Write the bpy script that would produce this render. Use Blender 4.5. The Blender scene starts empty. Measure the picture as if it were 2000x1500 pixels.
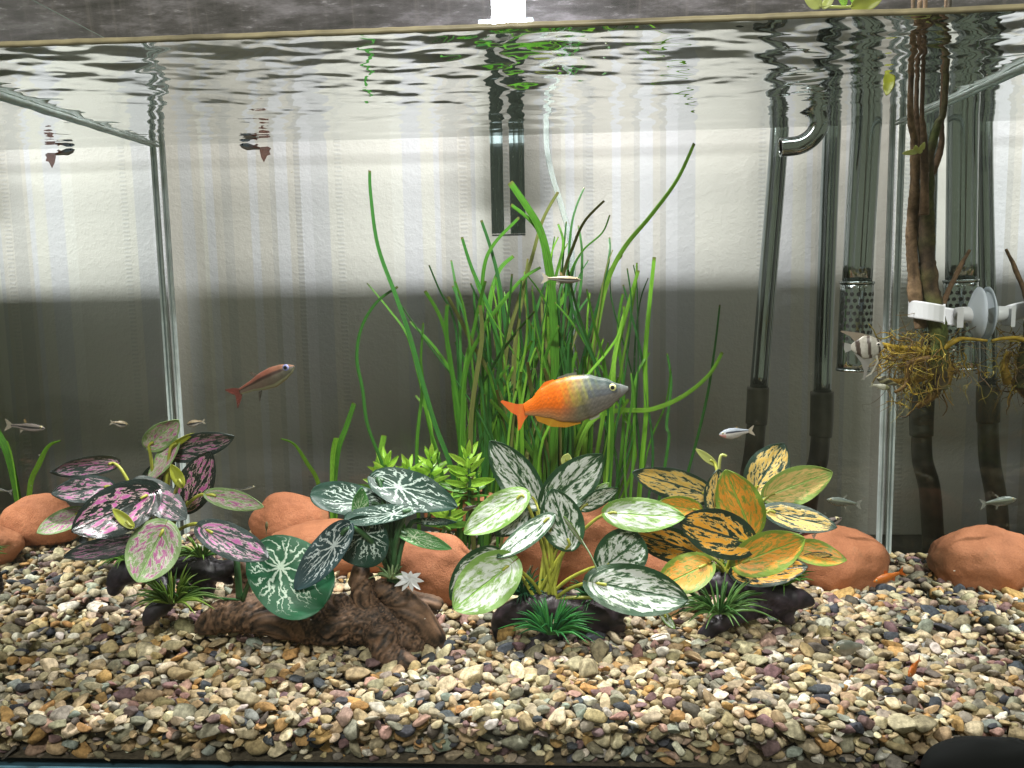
import bpy, bmesh, math, random
import numpy as np
from mathutils import Vector, Matrix, noise, Quaternion

random.seed(7)
rng = np.random.default_rng(11)
S = bpy.context.scene
COL = S.collection
pi = math.pi

# ------------------------------------------------------------------ camera
CAM = Vector((0.0338, -0.4168, 0.2490))
YAW, PITCH, ROLL, FOC = 0.0597, -0.1190, -0.0190, 1680.3      # focal length in pixels of a 2000 px wide frame
fw = Vector((-math.sin(YAW) * math.cos(PITCH), math.cos(YAW) * math.cos(PITCH), math.sin(PITCH)))
r0 = Vector((math.cos(YAW), math.sin(YAW), 0)); u0 = r0.cross(fw)
RT = (math.cos(ROLL) * r0 + math.sin(ROLL) * u0).normalized()
UP = (-math.sin(ROLL) * r0 + math.cos(ROLL) * u0).normalized()
cd = bpy.data.cameras.new('camera'); cam = bpy.data.objects.new('camera', cd); COL.objects.link(cam)
cd.sensor_width = 36; cd.lens = FOC / 2000 * 36; cd.clip_start = 0.01; cd.clip_end = 50
cam.matrix_world = Matrix.Translation(CAM) @ Matrix((RT, UP, -fw)).transposed().to_4x4()
S.camera = cam

# ------------------------------------------------------------------ room light, lamps, exposure
W = bpy.data.worlds.new('World'); S.world = W; W.use_nodes = True
W.node_tree.nodes['Background'].inputs[0].default_value = (0.96, 0.98, 0.72, 1)
W.node_tree.nodes['Background'].inputs[1].default_value = 0.33
ZW = 0.366                                                    # water level
LAMP_Y, LAMP_Z = 0.15, 0.489


def area(name, loc, target, sx, sy, power, color, spread=180):
    l = bpy.data.lights.new(name, 'AREA'); l.shape = 'RECTANGLE'; l.size = sx; l.size_y = sy
    l.energy = power; l.color = color; l.spread = math.radians(spread)
    o = bpy.data.objects.new(name, l); COL.objects.link(o); o.location = loc
    d = (Vector(target) - Vector(loc)).normalized()
    o.rotation_euler = d.to_track_quat('-Z', 'Y').to_euler()
    return o


area('led_bar_light', (0, LAMP_Y, LAMP_Z), (0, LAMP_Y, 0), 0.54, 0.026, 1.4, (1.0, 0.98, 0.965))
area('led_core_light', (-0.004, LAMP_Y, LAMP_Z), (-0.004, LAMP_Y, 0), 0.035, 0.026, 3.3, (1.0, 0.975, 0.965))
area('front_fill_light', (0.03, -1.42, 1.46), (0.03, 0.1, 0.12), 0.36, 0.36, 34, (1.0, 0.96, 0.9))  # added fill from the front to brighten leaves and gravel
S.view_settings.view_transform = 'Standard'; S.view_settings.look = 'None'
S.view_settings.exposure = 0.0; S.view_settings.gamma = 1.0; S.view_settings.use_curve_mapping = False
S.render.engine = 'CYCLES'
c = S.cycles
c.max_bounces = 14; c.transparent_max_bounces = 24; c.glossy_bounces = 8; c.diffuse_bounces = 4
c.sample_clamp_indirect = 4.0; c.caustics_reflective = False; c.caustics_refractive = False
c.use_denoising = True


# ------------------------------------------------------------------ placing helpers
def ray(px, py):
    d = fw * FOC + RT * (px - 1000) - UP * (py - 750)
    return d / d.y


def at(px, py, y):                     # the point of the plane at depth y that stands at a pixel of the 2000x1500 photo
    return CAM + ray(px, py) * (y - CAM.y)


def ppm(y):                            # pixels per metre at depth y
    return FOC / (y - CAM.y)


def side_depth(px, py, x):             # depth at which a pixel meets the plane at x
    d = ray(px, py)
    return CAM.y + (x - CAM.x) / d.x


def gz(x, y):                          # gravel height
    return 0.021 + 0.016 * min(1, max(0, y / 0.3)) + 0.0025 * math.sin(9 * x + 1) * math.cos(14 * y) + 0.0065 * math.exp(-((x + .225) / .085) ** 2 - ((y - .115) / .06) ** 2) - 0.019 / (1 + math.exp(-(x - .165) / .022)) / (1 + math.exp(-(y - .165) / .02))


# ------------------------------------------------------------------ node helper
class NT:
    def __init__(s, name):
        s.m = bpy.data.materials.new(name); s.m.use_nodes = True
        s.t = s.m.node_tree; s.t.nodes.clear()
        s.out = s.t.nodes.new('ShaderNodeOutputMaterial')

    def n(s, typ, ins=(), **kw):
        nd = s.t.nodes.new(typ)
        for k, v in kw.items(): setattr(nd, k, v)
        items = ins.items() if isinstance(ins, dict) else enumerate(ins)
        for k, v in items:
            if v is None: continue
            s.put(nd.inputs[k], v)
        return nd

    def put(s, sock, v):
        if isinstance(v, bpy.types.NodeSocket): s.t.links.new(v, sock)
        elif isinstance(v, (tuple, list)):
            sock.default_value = (*v, 1) if len(v) == 3 and sock.type == 'RGBA' else v
        else: sock.default_value = v

    def math(s, op, a, b=None, cc=None):
        return s.n('ShaderNodeMath', [a, b, cc], operation=op).outputs[0]

    def mix(s, f, a, b, mode='MIX'):
        nd = s.n('ShaderNodeMix', data_type='RGBA', blend_type=mode)
        s.put(nd.inputs[0], f); s.put(nd.inputs[6], a); s.put(nd.inputs[7], b)
        return nd.outputs[2]

    def sm(s, x, a, b, lo=0, hi=1):
        return s.n('ShaderNodeMapRange', [x, a, b, lo, hi], interpolation_type='SMOOTHSTEP').outputs[0]

    def noise(s, vec, scale, detail=2, rough=0.5, dist=0):
        return s.n('ShaderNodeTexNoise', {'Vector': vec, 'Scale': scale, 'Detail': detail, 'Roughness': rough, 'Distortion': dist}).outputs[0]

    def sep(s, v):
        return s.n('ShaderNodeSeparateXYZ', [v]).outputs

    def comb(s, x, y, z=0.0):
        return s.n('ShaderNodeCombineXYZ', [x, y, z]).outputs[0]

    def coord(s, k='Object'):
        return s.n('ShaderNodeTexCoord').outputs[k]

    def rnd(s):
        return s.n('ShaderNodeObjectInfo').outputs['Random']

    def attr(s, name='Col'):
        return s.n('ShaderNodeAttribute', attribute_name=name).outputs['Color']

    def ramp(s, f, stops, interp='LINEAR'):
        nd = s.n('ShaderNodeValToRGB', [f]); cr = nd.color_ramp; cr.interpolation = interp
        while len(cr.elements) < len(stops): cr.elements.new(0.5)
        for e, (p, cc) in zip(cr.elements, stops): e.position = p; e.color = (*cc, 1)
        return nd.outputs[0]

    def bump(s, h, strength=0.3, dist=0.001):
        return s.n('ShaderNodeBump', {'Strength': strength, 'Distance': dist, 'Height': h}).outputs[0]

    def bsdf(s, color, rough=0.5, metal=0, spec=0.5, normal=None, **kw):
        d = {'Base Color': color, 'Roughness': rough, 'Metallic': metal, 'Specular IOR Level': spec}
        d.update(kw)
        nd = s.n('ShaderNodeBsdfPrincipled', d)
        if normal is not None: s.put(nd.inputs['Normal'], normal)
        return nd.outputs[0]

    def add_translucent(s, sh, color, f):
        tr = s.n('ShaderNodeBsdfTranslucent', [color]).outputs[0]
        return s.n('ShaderNodeMixShader', [f, sh, tr]).outputs[0]

    def end(s, sh):
        s.put(s.out.inputs[0], sh); return s.m


def plain(name, color, rough=0.5, metal=0, spec=0.5, var=0.0, scale=60, translucent=0):
    t = NT(name); colr = color
    if var:
        n = t.noise(t.coord(), scale, 4, 0.6)
        colr = t.mix(t.sm(n, 0.3, 0.7), tuple(x * (1 - var) for x in color), tuple(min(1, x * (1 + var)) for x in color))
    sh = t.bsdf(colr, rough, metal, spec)
    if translucent: sh = t.add_translucent(sh, colr, translucent)
    return t.end(sh)


def glass_mat(name, ior, tint=(0.995, 1.0, 0.995), gloss=(1, 1, 1)):
    t = NT(name)
    f = t.n('ShaderNodeFresnel', {'IOR': ior}).outputs[0]
    tr = t.n('ShaderNodeBsdfTransparent', [tint]).outputs[0]
    gl = t.n('ShaderNodeBsdfGlossy', {'Color': gloss, 'Roughness': 0.0}).outputs[0]
    return t.end(t.n('ShaderNodeMixShader', [f, tr, gl]).outputs[0])


def vcol(name, rough=0.5, spec=0.5, nscale=0, namp=0.25, bump=0, bscale=400, translucent=0, alpha=1.0, coat=0):
    t = NT(name); colr = t.attr()
    if nscale:
        n = t.noise(t.coord(), nscale, 5, 0.65)
        g = t.sm(n, 0.3, 0.7, 1 - namp, 1 + namp)
        colr = t.mix(1.0, colr, t.comb(g, g, g), 'MULTIPLY')
    nr = None
    if bump: nr = t.bump(t.noise(t.coord(), bscale, 4, 0.6), bump, 0.0006)
    sh = t.bsdf(colr, rough, 0, spec, nr, **({'Coat Weight': coat, 'Coat Roughness': 0.15} if coat else {}))
    if translucent: sh = t.add_translucent(sh, colr, translucent)
    if alpha < 1:
        tr = t.n('ShaderNodeBsdfTransparent').outputs[0]
        sh = t.n('ShaderNodeMixShader', [alpha, tr, sh]).outputs[0]
    return t.end(sh)


# ------------------------------------------------------------------ mesh builder
class MB:
    def __init__(s): s.v, s.f, s.c, s.uv, s.mi = [], [], [], [], []

    def add(s, vs, fs, col=None, uv=None, mi=0):
        o = len(s.v); s.v += [tuple(p) for p in vs]; s.f += [tuple(i + o for i in f) for f in fs]
        s.mi += [mi] * len(fs)
        if col is not None: s.c += ([tuple(col)] * len(vs) if not isinstance(col, list) else col)
        if uv is not None: s.uv += list(uv)

    def box(s, x0, x1, y0, y1, z0, z1, mi=0):
        vs = [(x, y, z) for x in (x0, x1) for y in (y0, y1) for z in (z0, z1)]
        s.add(vs, [(0, 1, 3, 2), (4, 6, 7, 5), (0, 4, 5, 1), (2, 3, 7, 6), (0, 2, 6, 4), (1, 5, 7, 3)], mi=mi)

    def tube(s, pts, rads, seg=8, sub=4, col=None, cap=True):
        P, R = spline(pts, rads, sub)
        n = len(P); vs = []; prev = None
        for i in range(n):
            d = (P[min(i + 1, n - 1)] - P[max(i - 1, 0)]).normalized()
            if prev is None:
                a = d.orthogonal().normalized()
            else:
                a = (prev - d * prev.dot(d)).normalized()
            prev = a; b = d.cross(a)
            for k in range(seg):
                th = 2 * pi * k / seg
                vs.append(P[i] + (a * math.cos(th) + b * math.sin(th)) * R[i])
        fs = [(i * seg + k, i * seg + (k + 1) % seg, (i + 1) * seg + (k + 1) % seg, (i + 1) * seg + k) for i in range(n - 1) for k in range(seg)]
        if cap: fs += [tuple(range(seg))[::-1], tuple(range((n - 1) * seg, n * seg))]
        s.add(vs, fs, col)

    def build(s, name, mats, parent=None, smooth=True, loc=None):
        me = bpy.data.meshes.new(name)
        off = Vector(loc) if loc is not None else Vector((0, 0, 0))
        V = [(p[0] - off.x, p[1] - off.y, p[2] - off.z) for p in s.v] if loc is not None else s.v
        me.from_pydata(V, [], s.f)
        for m in (mats if isinstance(mats, (list, tuple)) else [mats]): me.materials.append(m)
        if any(s.mi): me.polygons.foreach_set('material_index', s.mi)
        if s.c:
            a = me.color_attributes.new('Col', 'FLOAT_COLOR', 'POINT')
            a.data.foreach_set('color', np.array([(*q[:3], 1) for q in s.c], dtype=np.float32).ravel())
        if s.uv:
            l = me.uv_layers.new(name='UVMap'); idx = np.zeros(len(me.loops), dtype=np.int32)
            me.loops.foreach_get('vertex_index', idx)
            l.data.foreach_set('uv', np.array(s.uv, dtype=np.float32)[idx].ravel())
        if smooth: me.polygons.foreach_set('use_smooth', [True] * len(me.polygons))
        me.update()
        o = bpy.data.objects.new(name, me); COL.objects.link(o)
        if loc is not None: o.location = loc
        if parent is not None: attach(o, parent)
        return o


def attach(o, parent):
    o.parent = parent
    o.matrix_parent_inverse = PW(parent).inverted()


def PW(o):
    m = o.matrix_basis.copy()
    if o.parent: m = PW(o.parent) @ o.matrix_parent_inverse @ m
    return m


def spline(pts, rads, sub):
    pts = [Vector(p) for p in pts]; n = len(pts)
    if not isinstance(rads, (list, tuple)): rads = [rads] * n
    P, R = [], []
    for i in range(n - 1):
        p0, p1, p2, p3 = pts[max(i - 1, 0)], pts[i], pts[i + 1], pts[min(i + 2, n - 1)]
        for k in range(sub):
            t = k / sub
            P.append(0.5 * ((2 * p1) + (p2 - p0) * t + (2 * p0 - 5 * p1 + 4 * p2 - p3) * t * t + (3 * p1 - p0 - 3 * p2 + p3) * t ** 3))
            R.append(rads[i] * (1 - t) + rads[i + 1] * t)
    P.append(pts[-1]); R.append(rads[-1])
    return P, R


def thing(name, label, cat, loc=(0, 0, 0), group=None):
    o = bpy.data.objects.new(name, None); COL.objects.link(o); o.location = loc; o.empty_display_size = 0.01
    return tag(o, label, cat, group)


def tag(o, label, cat, group=None):
    o['label'] = label; o['category'] = cat
    if group: o['group'] = group
    return o


def struct(o, kind='structure'):
    o['kind'] = kind; return o


def remeshed(mb, voxel, smooth=2):
    o = mb.build('tmp', [], smooth=False)
    m = o.modifiers.new('r', 'REMESH'); m.mode = 'VOXEL'; m.voxel_size = voxel
    if smooth:
        q = o.modifiers.new('s', 'SMOOTH'); q.iterations = smooth; q.factor = 0.5
    dg = bpy.context.evaluated_depsgraph_get()
    me = bpy.data.meshes.new_from_object(o.evaluated_get(dg))
    bpy.data.objects.remove(o)
    n = len(me.vertices); V = np.zeros(n * 3); me.vertices.foreach_get('co', V)
    Nn = np.zeros(n * 3); me.vertices.foreach_get('normal', Nn)
    return me, V.reshape(-1, 3), Nn.reshape(-1, 3)


def finish(me, V, cols, name, mat, parent=None):
    me.vertices.foreach_set('co', V.ravel())
    if cols is not None:
        a = me.color_attributes.new('Col', 'FLOAT_COLOR', 'POINT')
        a.data.foreach_set('color', np.concatenate([cols, np.ones((len(cols), 1))], 1).astype(np.float32).ravel())
    me.materials.clear(); me.materials.append(mat)
    me.polygons.foreach_set('use_smooth', [True] * len(me.polygons)); me.update(); me.name = name
    o = bpy.data.objects.new(name, me); COL.objects.link(o)
    if parent is not None: attach(o, parent)
    return o


# ------------------------------------------------------------------ materials
M = {}
M['wet_in'] = (lambda t: t.end(t.n('ShaderNodeBsdfTransparent', [(0.99, 1.0, 0.995)]).outputs[0]))(NT('glass_inner_wet'))   # water and glass are nearly index matched
M['wet_out'] = glass_mat('glass_outer_wet', 1.50)
M['wet_back'] = glass_mat('glass_back_wet', 1.75, gloss=(0.35, 0.35, 0.35))
M['wet_front'] = glass_mat('glass_front_wet', 1.333)
M['dry'] = glass_mat('glass_dry', 1.22)
M['edge'] = plain('glass_edge', (0.16, 0.30, 0.27), 0.15, var=0.15, scale=40)
M['seam'] = plain('seam_pale', (0.72, 0.82, 0.80), 0.3, var=0.12, scale=90, translucent=0.3)
M['seam_dark'] = plain('seam_dark', (0.28, 0.37, 0.38), 0.4)
M['water'] = glass_mat('water_surface', 1.333, (1, 1, 1))
M['teal'] = plain('base_teal', (0.06, 0.13, 0.17), 0.3, var=0.3, scale=50)
M['black'] = plain('black_plastic', (0.005, 0.006, 0.006), 0.85, spec=0.15)
M['white_plastic'] = plain('white_plastic', (0.72, 0.74, 0.76), 0.35, translucent=0.25)
M['cup'] = plain('suction_cup_clear', (0.66, 0.73, 0.80), 0.2, translucent=0.4)
M['glow'] = (lambda t: t.end(t.n('ShaderNodeEmission', [(0.95, 0.95, 1.0), 45.0]).outputs[0]))(NT('added_arm_glow'))  # emission stands in for the overexposed white of the lamp bracket
M['pebble'] = vcol('pebble', 0.78, 0.18, 330, 0.40, 0.6, 1100)
M['fish'] = vcol('fish_skin', 0.38, 0.35, 500, 0.12, 0.08, 1200)
M['fin'] = vcol('fish_fin', 0.4, 0.4, translucent=0.35, alpha=0.66)
M['clearfin'] = vcol('fish_fin_clear', 0.4, 0.4, translucent=0.3, alpha=0.4)
M['clearfish'] = vcol('fish_clear', 0.25, 0.6, 500, 0.12, translucent=0.3, alpha=0.75)
M['wood'] = vcol('driftwood', 0.62, 0.3, 130, 0.3, 0.35, 700)
M['darkwood'] = vcol('dark_base', 0.45, 0.4, 90, 0.3, 0.2, 500)
M['bark'] = vcol('bark', 0.75, 0.25, 300, 0.35, 0.4, 900)
M['root'] = vcol('roots', 0.6, 0.3, 200, 0.35, translucent=0.15)
M['tuft'] = vcol('grass_tuft', 0.4, 0.4, translucent=0.25)


def stone_mat():
    t = NT('terracotta_stone'); co = t.coord()
    n = t.noise(co, 22, 6, 0.65); n2 = t.noise(co, 900, 3, 0.7); n3 = t.noise(co, 70, 4, 0.6, 0.4)
    colr = t.ramp(n, [(0.3, (0.24, 0.085, 0.042)), (0.5, (0.38, 0.145, 0.070)), (0.72, (0.49, 0.205, 0.105))])
    colr = t.mix(t.sm(n2, 0.4, 0.7, 0, 0.5), colr, (0.20, 0.065, 0.035))
    n4 = t.noise(co, 260, 4, 0.7); colr = t.mix(t.sm(n4, 0.55, 0.72, 0, 0.35), colr, (0.22, 0.085, 0.05))
    colr = t.mix(t.sm(n3, 0.62, 0.75, 0, 0.3), colr, (0.6, 0.34, 0.2))
    rr_ = t.rnd(); colr = t.mix(t.math('MULTIPLY', rr_, 0.35), colr, (0.40, 0.18, 0.085))
    n5 = t.noise(co, 45, 5, 0.7, 0.6); colr = t.mix(t.sm(n5, 0.58, 0.7, 0, 0.35), colr, (0.19, 0.115, 0.06))
    h = t.math('ADD', n2, t.math('MULTIPLY', n3, 1.5))
    return t.end(t.bsdf(colr, 0.75, 0, 0.25, t.bump(t.math('ADD', h, n4), 0.6, 0.0008)))


M['stone'] = stone_mat()


def steel_mat(name, color, rough):
    t = NT(name); x, y, z = t.sep(t.coord())
    n = t.noise(t.comb(t.math('MULTIPLY', x, 12), t.math('MULTIPLY', y, 12), t.math('MULTIPLY', z, 0.4)), 60, 3)
    sp = t.noise(t.coord(), 700, 2, 0.6)
    colr = t.mix(t.sm(sp, 0.66, 0.74, 0, 0.5), color, (0.6, 0.65, 0.65))
    return t.end(t.bsdf(colr, t.sm(n, 0.3, 0.7, rough * 0.6, rough * 1.4), 1.0))


M['steel'] = steel_mat('steel', (0.27, 0.31, 0.31), 0.13)
M['brushed'] = steel_mat('brushed_steel', (0.14, 0.175, 0.185), 0.38)
M['hose'] = plain('grey_hose', (0.07, 0.066, 0.045), 0.4, var=0.3, scale=50)
M['hole'] = plain('dark_hole', (0.004, 0.005, 0.004), 0.6)


def wall_mat():
    t = NT('striped_wallpaper'); x, y, z = t.sep(t.coord())
    r = random.Random(5); stops = []; p = 0
    pal = [(0.53, 0.52, 0.495), (0.475, 0.455, 0.435), (0.50, 0.50, 0.535), (0.42, 0.41, 0.405), (0.555, 0.55, 0.53), (0.455, 0.455, 0.48)]
    last = None
    while p < 0.97 and len(stops) < 30:
        q = r.choice([k for k in pal if k != last]); last = q
        stops.append((p, q)); p += r.choice([0.014, 0.022, 0.03, 0.036, 0.05])
    u = t.math('FRACT', t.math('ADD', t.math('MULTIPLY', x, 2.75), 0.37))
    colr = t.ramp(u, stops, 'CONSTANT')
    # pinstripes of fine dots
    fine = t.math('FRACT', t.math('MULTIPLY', x, 24.0))
    line = t.math('MULTIPLY', t.sm(fine, 0.40, 0.44), t.sm(fine, 0.60, 0.56))
    dots = t.sm(t.math('SINE', t.math('MULTIPLY', z, 1500)), -0.2, 0.3)
    pick = t.sm(t.noise(t.comb(t.math('FLOOR', t.math('MULTIPLY', x, 24.0)), 0.5, 0.5), 3.7, 0), 0.47, 0.5)
    ln = t.math('MULTIPLY', t.math('MULTIPLY', line, dots), pick)
    colr = t.mix(t.math('MULTIPLY', ln, 0.28), colr, (0.37, 0.38, 0.42))
    grain = t.noise(t.coord(), 420, 4, 0.7)
    damask = t.noise(t.comb(t.math('MULTIPLY', x, 1.0), t.math('MULTIPLY', z, 1.0)), 150, 2)
    h = t.math('ADD', t.math('MULTIPLY', grain, t.sm(damask, 0.3, 0.7, 0.5, 1.2)), t.math('MULTIPLY', ln, 0.4))
    nr = t.bump(h, 0.55, 0.0012)
    return t.end(t.bsdf(colr, 0.5, 0, 0.35, nr))


M['wall'] = wall_mat()


def rail_mat():
    t = NT('weathered_grey_rail'); x, y, z = t.sep(t.coord())
    v = t.comb(t.math('MULTIPLY', x, 0.25), y, z)
    n = t.noise(v, 60, 6, 0.7); n2 = t.noise(v, 240, 4, 0.7); n3 = t.noise(t.comb(t.math('MULTIPLY', x, 3), 0.0, t.math('MULTIPLY', z, 0.15)), 60, 3)
    colr = t.ramp(n, [(0.34, (0.025, 0.022, 0.026)), (0.5, (0.085, 0.075, 0.085)), (0.66, (0.24, 0.22, 0.25))])
    colr = t.mix(t.sm(n2, 0.6, 0.75, 0, 0.5), colr, (0.55, 0.53, 0.56))
    colr = t.mix(t.sm(n3, 0.5, 0.8, 0, 0.25), colr, (0.30, 0.26, 0.25))
    return t.end(t.bsdf(colr, 0.45, 0.2, 0.5, t.bump(n2, 0.3, 0.001)))


M['rail'] = rail_mat()
M['scum'] = plain('waterline_scum', (0.30, 0.25, 0.15), 0.4, var=0.5, scale=25)
M['table'] = plain('dark_table', (0.035, 0.034, 0.026), 0.5, var=0.4, scale=18)


def leaf_mat(name, base, blotch, halo, thr=0.5, fa=9, fv=2.6, margin=0.3, soft=0.02, tint=None, rough=0.36, rib=None, k=0.42, trans=0.12):
    t = NT(name); u, v, _ = t.sep(t.coord('UV')); r = t.rnd()
    av = t.math('ABSOLUTE', v)
    a = t.math('SUBTRACT', u, t.math('MULTIPLY', av, k))
    z = t.math('MULTIPLY', r, 57.0)
    vec = t.comb(t.math('MULTIPLY', a, fa), t.math('MULTIPLY', v, fv), z)
    n = t.noise(vec, 1.0, 4.5, 0.68, 0.45)
    n = t.math('ADD', t.math('MULTIPLY', n, 0.8), t.math('MULTIPLY', t.noise(t.comb(t.math('MULTIPLY', a, fa * 2.2), t.math('MULTIPLY', v, fv * 1.6), z), 1.0, 3, 0.6), 0.2))
    mg = t.math('MULTIPLY', t.sm(av, 0.70, 1.0), margin)
    mg = t.math('ADD', mg, t.math('MULTIPLY', t.sm(u, 0.85, 1.0), 0.2))
    mg = t.math('ADD', mg, t.math('MULTIPLY', t.sm(av, 0.07, 0.0), 0.22))
    q = t.math('SUBTRACT', n, mg)
    m1 = t.sm(q, thr, thr + soft * 2); m2 = t.sm(q, thr - soft * 3.0, thr - soft)
    g = t.noise(t.comb(u, v, z), 3.0, 3)
    b = t.mix(t.sm(g, 0.3, 0.7, 0, 0.6), base, tint or tuple(x * 1.7 + 0.01 for x in base))
    colr = t.mix(m2, b, halo); bl = t.mix(t.sm(g, 0.35, 0.65), blotch, tuple(min(1, x * 1.18 + 0.01) for x in blotch))
    colr = t.mix(m1, colr, bl)
    colr = t.mix(t.sm(av, 0.035, 0.0, 0, 0.8), colr, rib or tuple(x * 2 + 0.03 for x in base))
    vein = t.math('SINE', t.math('ADD', t.math('MULTIPLY', a, 52), t.math('MULTIPLY', g, 4.0)))
    h = t.math('ADD', t.math('MULTIPLY', vein, 0.07), n)
    h = t.math('ADD', h, t.sm(av, 0.06, 0.0, 0, -0.8))
    sh = t.bsdf(colr, rough, 0, 0.5, t.bump(h, 0.35, 0.001))
    return t.end(t.add_translucent(sh, colr, trans))


def vein_mat(name, base, tint, vein, rough=0.36, width=0.020):
    t = NT(name); u, v, _ = t.sep(t.coord('UV')); r = t.rnd(); z = t.math('MULTIPLY', r, 37.0)
    dx = t.math('SUBTRACT', u, 0.26); dy = t.math('MULTIPLY', v, 0.48)
    uv = t.comb(u, t.math('MULTIPLY', v, 0.5), z)
    wob = t.math('SUBTRACT', t.noise(uv, 5.0, 3, 0.55), 0.5); wob2 = t.math('SUBTRACT', t.noise(uv, 9.0, 3, 0.6), 0.5)
    th = t.math('ARCTAN2', dy, dx)
    rho = t.math('SQRT', t.math('ADD', t.math('MULTIPLY', dx, dx), t.math('MULTIPLY', dy, dy)))
    jag = t.noise(uv, 26.0, 3, 0.65)
    def rays(K, w0, w, amp, start):
        f = t.math('ADD', t.math('MULTIPLY', th, K / (2 * pi)), t.math('MULTIPLY', w, amp))
        f = t.math('ABSOLUTE', t.math('SUBTRACT', t.math('FRACT', t.math('ADD', f, t.math('MULTIPLY', r, 3.0))), 0.5))
        dist = t.math('MULTIPLY', f, t.math('MULTIPLY', rho, 2 * pi / K))
        lim = t.math('MULTIPLY', t.sm(rho, start, 0.75, w0, w0 * 0.45), t.sm(jag, 0.25, 0.75, 0.35, 1.5))
        l = t.n('ShaderNodeMapRange', [dist, lim, t.math('MULTIPLY', lim, 0.55), 0, 1]).outputs[0]
        return t.math('MULTIPLY', l, t.sm(rho, start - 0.04, start + 0.02))
    line = t.math('MAXIMUM', rays(10, width, wob, 1.5, 0.0), rays(23, width * 0.7, wob2, 2.2, 0.26))
    line = t.math('MULTIPLY', line, t.sm(t.math('ABSOLUTE', v), 1.0, 0.72))
    line = t.math('MULTIPLY', line, t.sm(t.math('ADD', rho, t.math('MULTIPLY', wob, 0.4)), 0.66, 0.50))
    g = t.noise(uv, 2.5, 3)
    colr = t.mix(t.sm(g, 0.3, 0.7), base, tint); colr = t.mix(line, colr, vein)
    h = t.math('ADD', t.math('MULTIPLY', g, 1.5), t.math('MULTIPLY', line, 0.5))
    sh = t.bsdf(colr, rough + 0.08, 0, 0.25, t.bump(h, 0.3, 0.0012))
    return t.end(t.add_translucent(sh, colr, 0.1))


CR = (0.62, 0.58, 0.46)
M['pinkD'] = leaf_mat('leaf_pink_dark', (0.007, 0.011, 0.010), (0.36, 0.085, 0.25), (0.50, 0.38, 0.36), 0.53, 6.6, 5.0, 0.22, 0.010, tint=(0.014, 0.026, 0.022), rough=0.22, trans=0.03)
M['pinkG'] = leaf_mat('leaf_pink_grey', (0.018, 0.030, 0.028), (0.34, 0.10, 0.25), (0.42, 0.35, 0.35), 0.53, 7.0, 5.2, 0.25, 0.012, tint=(0.035, 0.055, 0.053), rough=0.36, trans=0.04)
M['pinkP'] = leaf_mat('leaf_pink_pale', (0.22, 0.34, 0.13), (0.42, 0.12, 0.29), (0.58, 0.58, 0.48), 0.505, 8.0, 5.4, 0.22, 0.020, tint=(0.28, 0.40, 0.18), rough=0.42)
M['whiteD'] = leaf_mat('leaf_white_dark', (0.018, 0.066, 0.022), (0.62, 0.66, 0.64), (0.20, 0.30, 0.18), 0.475, 7.6, 4.8, 0.28, 0.014, tint=(0.024, 0.08, 0.04))
M['whiteP'] = leaf_mat('leaf_white_pale', (0.17, 0.33, 0.06), (0.58, 0.64, 0.58), (0.38, 0.50, 0.28), 0.475, 7.6, 5.2, 0.30, 0.022, tint=(0.23, 0.38, 0.10), rough=0.42)
M['yelD'] = leaf_mat('leaf_yellow_dark', (0.012, 0.028, 0.015), (0.78, 0.36, 0.035), (0.72, 0.52, 0.18), 0.495, 6.0, 4.6, 0.20, 0.010, tint=(0.022, 0.048, 0.03), rough=0.28, trans=0.04)
M['yelC'] = leaf_mat('leaf_cream_dark', (0.020, 0.048, 0.034), (0.70, 0.48, 0.13), (0.64, 0.55, 0.28), 0.49, 6.8, 4.8, 0.25, 0.012, tint=(0.04, 0.078, 0.062), rough=0.36, trans=0.04)
M['yelP'] = leaf_mat('leaf_orange_pale', (0.17, 0.28, 0.03), (0.72, 0.30, 0.03), (0.44, 0.34, 0.05), 0.475, 9, 7, 0.30, 0.022, tint=(0.26, 0.36, 0.05), rough=0.45)
M['yelL'] = leaf_mat('leaf_cream_pale', (0.24, 0.38, 0.08), (0.66, 0.48, 0.18), (0.48, 0.46, 0.14), 0.475, 8, 7, 0.30, 0.022, tint=(0.32, 0.46, 0.12), rough=0.45)
M['veinD'] = vein_mat('leaf_veined_dark', (0.008, 0.034, 0.020), (0.014, 0.050, 0.034), (0.48, 0.58, 0.52))
M['veinB'] = vein_mat('leaf_veined_blue', (0.022, 0.048, 0.052), (0.034, 0.066, 0.070), (0.55, 0.62, 0.62))
M['veinG'] = vein_mat('leaf_veined_green', (0.008, 0.075, 0.028), (0.018, 0.11, 0.05), (0.55, 0.68, 0.55))
M['veinL'] = vein_mat('leaf_veined_light', (0.06, 0.20, 0.05), (0.09, 0.26, 0.07), (0.60, 0.72, 0.50))
M['lime'] = plain('leaf_lime', (0.36, 0.40, 0.035), 0.4, var=0.2, scale=40, translucent=0.25)
M['palelime'] = plain('leaf_pale_lime', (0.55, 0.60, 0.20), 0.4, var=0.15, scale=40, translucent=0.25)
M['stemY'] = plain('stem_yellow_green', (0.34, 0.36, 0.05), 0.4, var=0.3, scale=80, translucent=0.1)
M['stemG'] = plain('stem_green', (0.04, 0.12, 0.04), 0.4, var=0.3, scale=80, translucent=0.1)


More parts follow.
